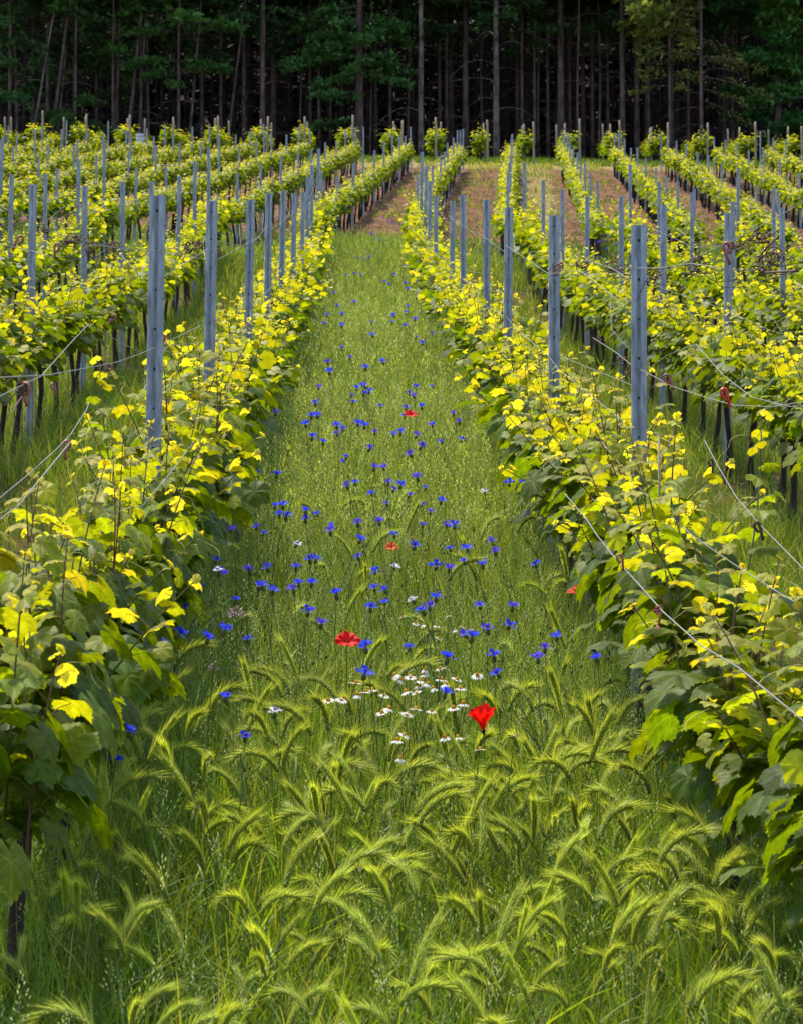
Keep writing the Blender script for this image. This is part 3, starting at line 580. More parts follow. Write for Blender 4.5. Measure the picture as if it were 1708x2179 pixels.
for d0, d1, dens, w in ((13, 20, 1500, .005), (20, 32, 800, .007), (32, 58, 420, .010)):
    rt = scatter(d0, d1, dens, 1.12, lambda x, y: in_strip(x, y, .02)); N = len(rt)
    V, F, c, _ = blades(rt, rng.uniform(.3, .74, N), rng.uniform(.6, 1.3, N) * w, rng.uniform(0, 6.28, N), rng.uniform(.05, .5, N), gcol(N, [.27, .32, .22, .06, .1, .03]), seg=3); g.add(V, F, c)
grass_obj('grass', g, 'tall meadow grass filling the flower strip up to its far end')
g = Geo()
for d0, d1, dens, w in ((9, 20, 800, .006), (20, 32, 520, .009), (32, 56, 260, .014)):
    rt = scatter(d0, d1, dens, 1.12, lambda x, y: ~in_strip(x, y, -.05))
    nz = np.sin(rt[:, 0] * 2.1 + rt[:, 1] * .55) + np.sin(rt[:, 0] * 5.3 - rt[:, 1] * 1.3) * .6 + rng.normal(0, .5, len(rt)); rt = rt[nz > -.75]; N = len(rt)
    V, F, c, _ = blades(rt, rng.uniform(.12, .45, N), rng.uniform(.6, 1.3, N) * w, rng.uniform(0, 6.28, N), rng.uniform(.1, .8, N), gcol(N, [.3, .25, .12, .12, .13, .08]), seg=2); g.add(V, F, c)
grass_obj('grass', g, 'patchy low grass on the soil between the vine rows')
g = Geo()
rt = scatter(54, 129, 42, 1.05); up = rt[:, 1] > 120; qd = np.abs(((rt[:, 0] - AZU * rt[:, 1]) + .31 + 1.06) % 2.12 - 1.06); rt = rt[(qd > .25) & (rng.random(len(rt)) < np.where(up, .8, np.where(rt[:, 1] < 72, 1, .16 + .45 * (np.sin(rt[:, 0] * 1.3 + rt[:, 1] * .4) + np.sin(rt[:, 0] * .5 - rt[:, 1] * .9) > .6))))]; N = len(rt)
V, F, c, _ = blades(rt, rng.uniform(.08, .32, N), rng.uniform(.02, .045, N), rng.uniform(0, 6.28, N), rng.uniform(.2, .9, N), np.where((rt[:, 1] > 119)[:, None], gcol(N, [.05, .1, .15, .3, 0, .4]), gcol(N, [.3, .25, .1, .15, .1, .1])), seg=2); g.add(V, F, c)
rt = scatter(128, 147, 45, 1.05); N = len(rt); V, F, c, _ = blades(rt, rng.uniform(.15, .55, N), rng.uniform(.02, .045, N), rng.uniform(0, 6.28, N), rng.uniform(.2, .7, N), gcol(N, [.4, .25, .1, .05, .2, 0]), seg=2); g.add(V, F, c)
grass_obj('grass', g, 'short grass and dry tufts on the far slope and terrace')
g = Geo()
for d0, d1, dens, nsp, ss, lod in ((5, 9, 55, 16, .011, 0), (9, 14, 170, 15, .011, 0), (14, 24, 300, 9, .016, 1), (24, 52, 130, 7, .024, 1)):
    rt = scatter(d0, d1, dens, 1.1, (lambda x, y: in_strip(x, y, .03)) if d0 > 8 else None); N = len(rt)
    cl = np.array([[.27, .34, .09], [.40, .44, .20], [.19, .26, .07], [.15, .13, .06]])[rng.choice(4, N, p=[.4, .3, .2, .1])]
    panicles(g, rt, rng.uniform(.5, .85, N), nsp, ss, cl, lod)
grass_obj('seed_grass', g, 'slender grass stems with pale loose seed heads in the strip')
g = Geo()                                        # wiry flower stalks with small buds
rt = scatter(8.5, 30, 60, 1.0, lambda x, y: in_strip(x, y, .04)); N = len(rt)
V, F, c, C = blades(rt, rng.uniform(.5, .86, N), np.full(N, .0026), rng.uniform(0, 6.28, N), rng.uniform(0, .3, N), np.tile([.13, .19, .05], (N, 1)), seg=3); g.add(V, F, c)
V, F, c, _ = stamp(spik_V, spik_F, C[:, -1] - [0, 0, .008], np.tile(np.eye(3), (N, 1, 1)), rng.uniform(.015, .024, N), np.array([[.20, .17, .06], [.10, .06, .07], [.22, .24, .08]])[rng.choice(3, N)]); g.add(V * 1.0, F, c)
grass_obj('bud_stalks', g, 'wiry meadow stalks ending in small brown and green buds')
# ------------------------------------------------------------------ wild barley
def barley_proto(seed, nod):
    r_ = np.random.default_rng(seed); H = r_.uniform(.46, .58); st = Geo(); ear = Geo()
    t = np.linspace(0, 1, 9); lean = r_.uniform(.05, .22); pts = np.stack([lean * H * t ** 2, 0 * t, H * t * (1 - .05 * t)], 1)
    st.add(*tube(pts, np.linspace(.0022, .0015, 9), 4, False), col=(.20, .25, .04))
    # flag leaf
    lf = np.array([[pts[4]]]).reshape(1, 3); V, F, c, _ = blades(np.repeat(pts[3:6:2], 1, 0), np.array([.2, .16]), np.array([.008, .007]), r_.uniform(0, 6, 2), np.array([.6, .9]), np.tile([.13, .19, .02], (2, 1)), seg=4); st.add(V, F, c)
    L = r_.uniform(.11, .145); n = 15; s = np.linspace(0, 1, n); a0 = math.atan2(H * .95, 2 * lean * H) ; ang = a0 - nod * s
    dx = np.cos(ang); dz = np.sin(ang); ax = pts[-1] + np.cumsum(np.stack([dx, 0 * dx, dz], 1), 0) * L / n
    base = np.array([.36, .43, .045]) * r_.uniform(.85, 1.15)
    pos = []; M = []; sz = []; aw_r = []; aw_d = []; aw_l = []
    for k in range(n):
        d = np.array([dx[k], 0, dz[k]]); side = np.array([0, 1., 0]); nn = np.cross(d, side)
        for j in range(5):
            th = j * 2 * math.pi / 5 + k * .6; o_ = side * math.cos(th) + nn * math.sin(th); f = d + o_ * .30; f /= np.linalg.norm(f)
            p = ax[k] + o_ * .0022; pos.append(p); M.append(np.stack([np.cross(f, o_), o_, f], 1)); sz.append(.018)
            for q in range(2):
                f2 = d + o_ * r_.uniform(.03, .19) + r_.normal(0, .03, 3); f2 /= np.linalg.norm(f2); aw_r.append(p + f * .011); aw_d.append(f2); aw_l.append(r_.uniform(.05, .085) * (1 - .3 * k / n))
    V, F, c, _ = stamp(spik_V, spik_F, np.array(pos), np.array(M), np.array(sz), np.tile(base * .85, (len(pos), 1))); ear.add(V, F, c)
    aw_r, aw_d, aw_l = map(np.array, (aw_r, aw_d, aw_l)); N = len(aw_r); sd_ = np.cross(aw_d, r_.standard_normal((N, 3))); sd_ /= np.linalg.norm(sd_, axis=1)[:, None]
    tipp = aw_r + aw_d * aw_l[:, None] + np.array([0, 0, -.004]); V = np.stack([aw_r + sd_ * .00055, aw_r - sd_ * .00055, tipp], 1).reshape(-1, 3); i3 = np.arange(N * 3).reshape(-1, 3)
    aw = Geo(); aw.add(V, [i3], np.repeat(np.tile(base * 1.25 + [.04, .02, .02], (N, 1)), 3, 0))
    return st.mesh('stem', M_GRASS), ear.mesh('ear', M_BARLEY), aw.mesh('awns', M_BARLEY), (float(ax[6][0]), H)
NODS = [.15, .35, .6, .8, 1.0, 1.15, 1.3, 1.5, 1.7, .5, .9, 1.2, 1.6, .25]; BP = [barley_proto(40 + k, NODS[k]) for k in range(14)]
PI = math.pi
EX = [(440, 1290, 1), (1090, 1440, 1), (500, 1580, 1), (700, 1620, 0), (880, 1560, 1), (1000, 1530, 1), (1120, 1540, 1), (1280, 1530, 1), (600, 1680, 0), (760, 1650, 1), (900, 1700, 1), (1060, 1590, 1), (1180, 1680, 1), (1250, 1650, 1), (540, 1150, 1), (1190, 1145, 0), (590, 980, 1)]
bxy = []
for vx, vy, _ in EX: d = ray_down(vx, vy, .62); p = P(vx, vy, d); bxy.append((p[0], p[1]))
while len(bxy) < 500:
    u = rng.random(); 
    d = 5.2 + 4.3 * rng.beta(2.0, 1.7) if u < .80 else rng.uniform(9.0, 15); x = rng.uniform(-1, 1) * (.1416 * d + .05)
    if d > 8.2 and not in_strip(x, d, .05): continue
    if d < 8.5 and x < -.45 and rng.random() < .45: continue
    bxy.append((x, d))
bxy.sort(key=lambda q_: q_[1]); BR = bxy[295:]
for k, (x, y) in enumerate(bxy[:295]):
    bk = int(rng.integers(0, 14)); st, ear, aw, _ = BP[bk]; rz = rng.uniform(0, 6.28) if rng.random() < .4 else rng.choice([0, PI]) + rng.normal(0, .6); t = empty('wild_barley', (x, y, float(G(x, y))), (rng.normal(0, .06), rng.normal(0, .06), rz)); s = rng.uniform(.78, 1.12); t.scale = (s, s, s)
    zn = 'at the bottom' if y < 6.2 else 'low in the thick stand' if y < 7.2 else 'in the thick stand' if y < 8.2 else 'just below the daisies' if y < 9.2 else 'among the daisies' if y < 10.5 else 'farther up the strip'
    hx = 'far left' if x / y < -.075 else 'left' if x / y < -.02 else 'middle' if x / y < .03 else 'right' if x / y < .08 else 'far right'; nd = NODS[bk]
    po = 'upright' if nd < .55 else ('arching right' if math.cos(rz) > .3 else 'arching left' if math.cos(rz) < -.3 else 'nodding towards or away'); tag(t, f"green wild barley ear {po}, {zn}, {hx}", 'wild barley', f'{po} wild barley {zn}, {hx}')
    ob('stem', st, t); e = ob('ear', ear, t); ob('awns', aw, e)
def arr(me):
    n = len(me.vertices); v = np.empty(n * 3, np.float32); me.vertices.foreach_get('co', v); c = np.empty(n * 4, np.float32); me.attributes['col'].data.foreach_get('color', c); m = len(me.polygons); ls = np.empty(m, np.int32); me.polygons.foreach_get('loop_start', ls)
    vi = np.empty(len(me.loops), np.int32); me.loops.foreach_get('vertex_index', vi); tot = np.diff(np.append(ls, len(vi))); return v.reshape(-1, 3), c.reshape(-1, 4)[:, :3], [vi[ls[tot == k][:, None] + np.arange(k)] for k in np.unique(tot)]
BA = [[arr(m_) for m_ in b_[:3]] for b_ in BP]; g = Geo()
for x, y in BR:
    rz = rng.uniform(0, 6.28) if rng.random() < .5 else rng.choice([0, PI]) + rng.normal(0, .6); c_, s_ = math.cos(rz), math.sin(rz); s = rng.uniform(.85, 1.15)
    for v, c, f in BA[int(rng.integers(0, 14))]: g.add(np.stack([c_ * v[:, 0] - s_ * v[:, 1], s_ * v[:, 0] + c_ * v[:, 1], v[:, 2]], 1) * s + [x, y, float(G(x, y))], f, c * rng.uniform(.85, 1.1))
tag(ob('wild_barley', g.mesh('wild_barley', M_BARLEY)), 'wild barley ears growing farther back round the daisies and flowers', 'wild barley', None, 'stuff')
# ------------------------------------------------------------------ flowers
def stalk_geo(h, r_, col=(.12, .18, .05), leaves=3, rad=.0014, side=False):
    g = Geo(); t = np.linspace(0, 1, 6); bx, by = r_.normal(0, .05, 2); pts = np.stack([bx * (1 - t) * t * 2, by * (1 - t) * t * 2, -h + h * t], 1); g.add(*tube(pts, rad, 4, False), col=col)
    for k in range(leaves):
        tt = r_.uniform(.35, .85); p = np.array([[np.interp(tt, t, pts[:, c]) for c in range(3)]]); V, F, c, _ = blades(p, np.array([r_.uniform(.07, .14)]), np.array([.004]), np.array([r_.uniform(0, 6.28)]), np.array([.4]), np.array([col]), seg=3); g.add(V, F, c)
    if side:                                      # side branch with a bud
        a = r_.uniform(0, 6.28); p = np.array([np.interp(.6, t, pts[:, c]) for c in range(3)]); q = p + [.06 * math.cos(a), .06 * math.sin(a), h * .26]
        g.add(*tube([p, (p + q) / 2 + [.01, 0, .01], q], .0013, 4, False), col=col); V, F, c, _ = stamp(spik_V, spik_F, q[None], np.eye(3)[None], np.array([.02]), np.array([[.13, .10, .06]])); g.add(V, F, c)
    return g
def cornflower_proto(seed, white=False):
    r_ = np.random.default_rng(seed); hd = Geo(); cx = Geo()
    b = np.array([.04, .065, .72]) if seed % 3 else np.array([.085, .06, .58]) if not white else np.array([.62, .62, .74])
    for k in range(13):                            # outer trumpet florets, each with five teeth
        a = k * 2 * math.pi / 13 * 1.0 + r_.normal(0, .12); el = r_.uniform(.05, 1.15); L = r_.uniform(.016, .026); d = np.array([math.cos(a) * math.cos(el), math.sin(a) * math.cos(el), math.sin(el)]); s = np.array([-math.sin(a), math.cos(a), 0]); n = np.cross(d, s)
        V = [[0, 0, 0]]; V.append(d * L * .55 + s * .0022); V.append(d * L * .55 - s * .0022)
        tips = []
        for j in range(5):
            f = (j - 2) / 2; tips.append(d * L * (1.08 - .16 * f * f) + s * f * .0095 + n * .003 * (1 - f * f)); 
            if j < 4: ff = (j - 1.5) / 2; tips.append(d * L * .82 + s * ff * .0085)
        V = np.array(V + tips); F3 = [[0, 1, 2]]; ctr = [1, 2]
        hd.add(np.array(V), [np.array([[0, 2, 1]]), np.array([[2 if i > 3 else 2, 3 + i, 3 + i + 1] for i in range(0, 4)] + [[1, 3 + i, 3 + i + 1] for i in range(4, 8)] + [[2, 7, 1]])], b * r_.uniform(.8, 1.35))
    for k in range(12):
        a = r_.uniform(0, 6.28); rr = r_.uniform(0, .006); p = np.array([rr * math.cos(a), rr * math.sin(a), .004]); V, F, c, _ = stamp(spik_V, spik_F, p[None], np.eye(3)[None], np.array([r_.uniform(.009, .014)]), np.array([[.12, .03, .30] if not white else [.20, .06, .25]])); hd.add(V, F, c)
    z = np.array([-.017, -.014, -.008, -.002, .002]); cx.add(*tube(np.stack([0 * z, 0 * z, z], 1), np.array([.002, .0055, .0068, .005, .003]), 8), col=(.13, .14, .04))
    return hd.mesh('flower_head', M_PETAL), cx.mesh('calyx', M_GRASS), stalk_geo(.8, r_, (.13, .19, .07), 4, side=True).mesh('stem', M_GRASS)
CP = [cornflower_proto(60 + k) for k in range(6)]; CW = [cornflower_proto(80 + k, True) for k in range(2)]
A2 = [(95,85),(650,45),(705,45),(480,10),(895,100),(730,130),(760,170),(800,145),(495,150),(540,130),(635,192),(850,200),(940,160),(1030,235),(720,250),(920,255),(970,297),(1418,133),(1497,133),(85,265),(130,260),(110,310),(150,322),(262,290),(325,310),(260,340),(410,375),(400,405),(555,362),(925,372),(1060,370),(1105,375),(765,428),(570,455),(680,352),(1080,510),(1178,508),(1320,465),(1337,525),(880,492),(560,555),(285,567),(320,568),(1265,597),(1568,598),(655,637),(1160,580),(1000,605),(1075,620),(15,720),(75,745),(190,738),(295,705),(220,705),(650,730),(710,742),(435,765),(630,843),(925,860),(965,835),(1435,837),(1000,785),(275,865),(350,935),(600,1070),(850,1070),(1415,945),(1295,967),(1165,995),(1205,1010),(1620,1075),(1580,1132),(1330,1120),(1065,1130),(1350,1220),(595,1220),(1055,1330)]
A5 = [(450,688),(900,665),(760,620),(785,640),(525,580),(575,570),(615,580),(820,580),(885,525),(885,632),(935,530),(955,572),(595,475),(630,485),(665,468),(730,367),(480,238),(470,768),(500,820),(410,825),(575,745),(390,876),(500,888),(680,870),(815,827),(805,868),(890,810),(883,890),(947,850),(955,718),(900,770),(1050,797),(1050,935),(687,947),(500,1025),(425,1170),(415,1112),(550,1085),(645,1145),(750,1110),(640,1255),(665,1290),(635,1305),(590,1270),(560,1315),(567,1357),(340,1362),(360,1265),(910,1300),(937,1318),(950,1262),(1050,1258),(890,1392),(985,1383),(735,1380),(97,1420),(315,1440),(350,1437),(280,1490),(470,1500),(505,1520),(470,1548),(598,1485),(637,1500),(700,1540),(320,1568),(385,1600),(815,1555),(857,1540),(955,1558),(880,1440),(1050,1495),(1180,1425),(1213,1475),(983,1625),(1107,1598),(1230,1585),(670,1638),(525,1690),(917,1675),(990,995),(950,960),(780,250),(750,230),(700,350),(900,380),(680,330),(800,260)]
A1 = [(1555,205),(1600,285),(1300,495),(1400,545),(1555,530),(1595,567),(1310,730),(1510,790),(1620,775),(1335,805),(1210,900),(1570,885),(1425,972),(1120,1020),(1360,1152),(1260,1205),(1500,1210),(980,1240),(650,1625),(785,1768),(1485,1803),(700,1945),(1370,1565),(950,1330),(1085,1175)]
FL = [(553.2 + a * .3737, 978.7 + b * .3737) for a, b in A2] + [(553 + a * .3488, 383 + b * .3488) for a, b in A5] + [(a * .3515, 936 + b * .3515) for a, b in A1] + [(1263, 1275), (1265, 1390), (1268, 1402), (1262, 490), (1285, 500), (1275, 515), (1300, 500), (1290, 530), (1310, 520)]
WH = [(632, 1159), (630, 1207), (840, 1207), (1020, 1290), (585, 1517), (1183, 1356), (1030, 1047), (770, 820), (878, 1278), (818, 1283), (465, 1215)]
def zone(vy, vx):
    v = 'far up' if vy < 600 else 'in the upper part of' if vy < 820 else 'in the thick patch halfway up' if vy < 1120 else 'in the lower middle of' if vy < 1330 else 'near the daisies in'
    s = 'left' if vx < 680 else 'middle' if vx < 900 else 'right'; return v, s
for k, (vx, vy) in enumerate(FL + WH):
    white = k >= len(FL); hf = rng.uniform(.70, .86); d = ray_down(vx, vy, hf); p = P(vx, vy, d); far = d > 22
    hd, cx, st = (CW[k % 2] if white else CP[int(rng.integers(0, 6))]); s = rng.uniform(.85, 1.3) * (.8 if white else 1) * (1.0 if d < 14 else 1.15) * (1.25 if far else 1)
    t = empty('cornflower', tuple(p), (rng.normal(.12, .2), rng.normal(0, .2), rng.uniform(0, 6.28)))
    t.location.z = p[2]; v, sd_ = zone(vy, vx)
    lab = f"fading white cornflower {v} the flower strip, {sd_}" if white else f"blue cornflower {v} the flower strip, {sd_}"
    if vx > 1230 and vy < 600: lab = 'small blue cornflower between the right rows beyond the posts'; v, sd_ = 'between the right rows', 'far'
    if vx > 1230 and vy > 1200: lab = ['', 'blue cornflower hanging beside the lowest right wire, before the vine leaves'][1]; sd_ = 'far right'
    if k == len(FL) - 9: lab = 'dark blue cornflower just below the orange poppy at the right row'
    tag(t, lab, 'cornflower', f"{'white' if white else 'blue'} cornflowers {v} the strip, {sd_}")
    h_ = ob('flower_head', hd, t); h_.scale = (s, s, s); c_ = ob('calyx', cx, t); c_.scale = (s, s, s); ob('stem', st, t)
# buds / purple closed flowers belong to the bud stalks above
def poppy(vx, vy, hf, s, face, label, col=(.85, .012, .006), petals=4, cup=.5, seed=0, flare=.55, wide=1.35):
    d = ray_down(vx, vy, hf); p = P(vx, vy, d); r_ = np.random.default_rng(seed + 5)
    t = empty('poppy', tuple(p)); tag(t, label, 'poppy')
    ax = Vector(face).normalized(); q = ax.to_track_quat('Z', 'Y').to_matrix(); Mx = np.array(q)
    for k in range(petals):
        a0 = k * 2 * math.pi / petals; nu, nv = 11, 7; u = np.linspace(-.85, .85, nu) * (math.pi / petals * wide); v = np.linspace(0, 1, nv); Ug, Vg = np.meshgrid(u, v)
        rr = s * (.05 + .95 * Vg) * (1 - .10 * (Ug / u.max()) ** 2 + .05 * np.sin(Ug * 9 + seed) * Vg); el = cup * (1 - flare * Vg) + .12 * np.sin(Ug * 7 + k) * Vg + (.15 if k % 2 else 0)
        A = a0 + Ug; V = np.stack([rr * np.cos(el) * np.cos(A), rr * np.cos(el) * np.sin(A), rr * np.sin(el) + .003 * np.sin(rr * 900) * 0 + .0015 * r_.standard_normal(rr.shape) * Vg], -1).reshape(-1, 3) @ Mx.T
        i = np.arange(nv - 1)[:, None] * nu + np.arange(nu - 1)[None]; F = np.stack([i, i + 1, i + nu + 1, i + nu], -1).reshape(-1, 4)
        g = Geo(); cc = np.tile(col, (len(V), 1)).astype(float); cc[(Vg.ravel() < .1)] = (.10, .004, .01); g.add(V, [F], cc); ob('petal', g.mesh('petal', M_PETAL, True), t)
    g = Geo(); V, F = tube(np.array([[0, 0, 0], [0, 0, .2 * s], [0, 0, .22 * s]]) @ Mx.T, [.04 * s, .09 * s, .03 * s], 8); g.add(V, F, (.05, .07, .03)); 
    for k in range(7):
        a = r_.uniform(0, 6.28); e = np.array([.16 * s * math.cos(a), .3 * s * math.sin(a), .28 * s]) @ Mx.T; g.add(*tube(np.array([np.zeros(3), e]), .0012, 3), col=(.02, .01, .02))
    ob('centre', g.mesh('centre', M_GRASS), t)
    ob('stem', stalk_geo(max(.5, hf), r_, (.12, .17, .05), 0, .0018).mesh('stem', M_GRASS), t)
    return t
poppy(739, 1370, .76, .044, (.1, -.6, .75), 'open red poppy facing the viewer above the left daisies', cup=.8, seed=1)
poppy(1029, 1564, .70, .066, (-.12, -.28, .95), 'large red poppy seen from the side right of the daisies', cup=1.3, flare=.22, wide=1.9, seed=2)
for c_ in [o_ for o_ in bpy.data.objects if o_.name.startswith('petal') and o_.parent and 'seen from the side' in o_.parent.get('label', '')]: c_.scale = (1.05, 1.05, 1.35)
poppy(873, 885, .84, .045, (.1, -.6, .8), 'small red poppy far up among the cornflowers', cup=.8, seed=3)
poppy(833, 1166, .70, .032, (0, -.6, .8), 'orange poppy half hidden in the grass behind cornflowers', (.72, .10, .01), seed=4)
poppy(1224, 1258, .72, .034, (-.2, -.5, .85), 'ragged orange-red poppy beside the right vine trunk', (.75, .07, .01), cup=.2, seed=5)
poppy(1308, 468, .75, .06, (0, -.7, .7), 'distant red poppy between the right rows beyond the posts', seed=6)
# daisies
def daisy_proto(seed, droop):
    r_ = np.random.default_rng(seed); pt = Geo(); n = 14
    for k in range(n):
        a = k * 2 * math.pi / n + r_.normal(0, .06); L = r_.uniform(.0115, .0135); w = .0021; sgn = droop * r_.uniform(.7, 1.3); d = np.array([math.cos(a), math.sin(a), -sgn]); d /= np.linalg.norm(d); s = np.array([-math.sin(a), math.cos(a), 0])
        b = np.array([.004 * math.cos(a), .004 * math.sin(a), -.001]); V = np.array([b + s * w * .5, b - s * w * .5, b + d * L * .6 - s * w, b + d * L * .6 + s * w, b + d * L]); V[2:4, 2] += .001; pt.add(V, [np.array([[0, 1, 2, 3]]), np.array([[3, 2, 4]])], (.80, .80, .76))
    ct = Geo(); z = np.array([-.002, 0, .003, .0055, .007]); ct.add(*tube(np.stack([0 * z, 0 * z, z], 1), [.004, .0052, .0046, .003, .0008], 9), col=(.62, .34, .01))
    return pt.mesh('petals', M_PETAL), ct.mesh('disc', M_PETAL, True), stalk_geo(.55, r_, (.12, .18, .04), 2, .0012).mesh('stem', M_GRASS)
DP = [daisy_proto(20 + k, dr) for k, dr in enumerate((.05, .25, .6, 1.2))]
D2 = [(835,1190),(940,1195),(1025,1190),(930,1220),(855,1235),(910,1258),(805,1255),(770,1225),(955,1275),(905,1288),(1050,1280),(1030,1250),(1120,1250),(1235,1228),(830,1320),(890,1325),(985,1300),(1140,1300),(548,1270),(555,1337),(640,1310),(600,1320),(708,1340),(735,1415),(695,1440),(885,1420),(835,1450),(975,1430),(1155,1388),(1100,1413),(390,1370),(465,1365),(780,1597),(820,1565),(1050,1580),(1125,1580),(800,1700),(1250,1650),(885,935),(925,940),(1005,945),(1105,968),(1150,950),(1015,1015),(1200,960),(810,895),(1070,890)]
for k, (a, b) in enumerate(D2):
    vx, vy = 553.2 + a * .3737, 978.7 + b * .3737; d = ray_down(vx, vy, rng.uniform(.68, .74)); p = P(vx, vy, d); pt, ct, st = DP[int(rng.choice(4, p=[.35, .35, .15, .15]))]
    t = empty('daisy', tuple(p), (rng.normal(.1, .22), rng.normal(0, .22), rng.uniform(0, 6.28))); s = rng.uniform(1.15, 1.45) if b > 1100 else rng.uniform(.8, 1.0)
    w = 'behind the main daisy clump' if b < 1100 else 'in the left end of the daisy clump' if a < 760 else 'low below the daisy clump among barley ears' if b > 1500 else 'in the dense middle of the daisy clump' if a < 1080 else 'in the right end of the daisy clump'
    tag(t, f"white daisy with yellow disc {w}", 'daisy', f'daisies {w}')
    for nm, m in (('petals', pt), ('disc', ct)): o = ob(nm, m, t); o.scale = (s, s, s)
    ob('stem', st, t)
# pale pink round flower heads
for vx, vy, s, lab in ((503, 1309, .032, 'large pale pink pompom flower left in the strip'), (455, 1424, .018, 'smaller brownish pink pompom flower below the large pale one'), (1095, 1568, .013, 'small brown seed pompom right of the big poppy')):
    d = ray_down(vx, vy, .78); p = P(vx, vy, d); t = empty('pompom_flower', tuple(p)); tag(t, lab, 'flower'); N = 46; v = rng.standard_normal((N, 3)); v[:, 2] = np.abs(v[:, 2]) * .8 - .2; v /= np.linalg.norm(v, axis=1)[:, None]
    M = frames(v, rng.uniform(0, 3, N))[:, :, [0, 2, 1]]; g = Geo(); V, F, c, _ = stamp(spik_V, spik_F, v * s * .55, M, np.full(N, s * .55), np.array([[.66, .46, .50], [.45, .28, .28], [.78, .66, .68]])[rng.choice(3, N)] * (1 if s > .02 else .6)); g.add(V, F, c)
    ob('flower_head', g.mesh('flower_head', M_PETAL), t); ob('stem', stalk_geo(.68, rng, (.12, .16, .05), 1).mesh('stem', M_GRASS), t)
# magenta blossoms inside the right vines
for vx, vy, lab in ((1395, 1305, 'magenta blossom under the pink clip at right'), (1399, 1341, 'pink blossom below the magenta one inside the right vines')):
    p = onrow(vx, vy, 0, -.2); g = Geo(); 
    for k in range(6): V, F = tube([[0, 0, 0], [.007 * math.cos(k), .007 * math.sin(k), .009]], [.002, .006], 5); g.add(V, F, (.55, .02, .16))
    o = ob('magenta_blossom', g.mesh('magenta_blossom', M_PETAL)); o.location = p; tag(o, lab, 'flower')
# pod-bearing stem in the foreground
g = Geo(); hp = ray_down(400, 2090, .42); c = [P(235 + 330 * s, 2092 - 22 * math.sin(2.4 * s) + 6 * s, hp + .25 * s) for s in np.linspace(0, 1, 14)]; g.add(*tube(c, np.linspace(.0028, .0014, 14), 5), col=(.16, .22, .05))
root = np.array(c[0]); g.add(*tube([root, root + [-.12, .05, -.2], [root[0] - .16, root[1] + .08, float(G(root[0] - .16, root[1] + .08))]], .003, 5), col=(.16, .22, .05))
sp_ = tag(ob('pod_stem', g.mesh('pod_stem', M_GRASS)), 'green stem with long slender seed pods bending across the lower left grass', 'seed pod stem')
for k in range(11):
    b = np.array(c[2 + k]); a = (-1) ** k * rng.uniform(.25, .6); L = rng.uniform(.055, .08); d = np.array([math.cos(a), rng.normal(0, .2), math.sin(a) * 1.0]); g = Geo(); t = np.linspace(0, 1, 7)
    g.add(*tube(b + d * .018 + t[:, None] * d * L + np.array([0, 0, .012]) * (t ** 2)[:, None], .0023 * np.array([.35, .8, 1, 1, 1, .7, .2]), 6), col=(.24, .31, .06)); g.add(*tube([b, b + d * .02], .001, 4), col=(.2, .26, .05)); ob('pod', g.mesh('pod', M_GRASS, True), sp_)
# ------------------------------------------------------------------ forest
def trunk_geo(h, r0, seed, lean=(0, 0), bendy=.0):
    r_ = np.random.default_rng(seed); n = 14; z = np.linspace(-.6, h, n); pts = np.stack([lean[0] * z + bendy * np.sin(z * .6 + seed), lean[1] * z, z], 1); g = Geo(); g.add(*tube(pts, np.linspace(r0 * 1.12, r0 * .45, n), 9, True, .05, r_)); return g, pts
tuft_V = np.array([[0, 0, 0], [.30, .35, .02], [0, 1.0, -.10], [-.30, .35, .02], [.55, .6, -.05], [-.5, .62, -.06]]); tuft_F = [np.array([[0, 1, 2, 3]]), np.array([[0, 4, 1], [0, 3, 5]])]
def bough(L, twig, base, az, el, length, r_, col, dens=1.0, droop=.18, tuft=.28, spread=.35):
    """a bough with flat sprays of needle tufts"""
    n = 7; t = np.linspace(0, 1, n); d = np.array([math.cos(az) * math.cos(el), math.sin(az) * math.cos(el), math.sin(el)])
    pts = base + t[:, None] * d * length + (t ** 2)[:, None] * np.array([0, 0, -droop * length]); twig.add(*tube(pts, np.linspace(.035, .01, n) * max(.4, length / 3), 4, False))
    N = int(42 * length * dens)
    if N <= 0: return
    tt = r_.beta(1.9, 1.1, N); s = np.array([-math.sin(az), math.cos(az), 0]); c = np.stack([np.interp(tt, t, pts[:, k]) for k in range(3)], 1)
    cl = np.round(tt * 5) / 5; lat = r_.normal(0, 1, N) * spread * length * .33 * (1.15 - .6 * tt); c = c + lat[:, None] * s + np.stack([0 * tt, 0 * tt, r_.normal(0, .10, N) - .12 * np.abs(lat)], 1) + (cl - tt)[:, None] * d * .35
    fw = d * .6 + s * (np.sign(lat) * .7)[:, None] + r_.normal(0, .45, (N, 3)); fw[:, 2] += .1
    V, F, cc, _ = stamp(tuft_V, tuft_F, c, frames(fw, r_.normal(0, .7, N)), r_.uniform(.6, 1.3, N) * tuft, np.array([2.5, 2.25, 2.0]) * col * r_.uniform(.6, 1.45, (N, 1))); L.add(V, F, cc)
def dead_branch(g, base, az, L, r_, arc=.5):
    t = np.linspace(0, 1, 8); d = np.array([math.cos(az), math.sin(az), 0]); pts = base + t[:, None] * d * L + np.stack([0 * t, 0 * t, arc * L * (t * .9 - 1.5 * t ** 2)], 1); g.add(*tube(pts, np.linspace(.028, .008, 8), 4, False))
    for k in range(3): j = 2 + k * 2; g.add(*tube([pts[j], pts[j] + np.array([r_.normal(0, .12), r_.normal(0, .1), -.22 * L * .4])], [.01, .005], 3, False))
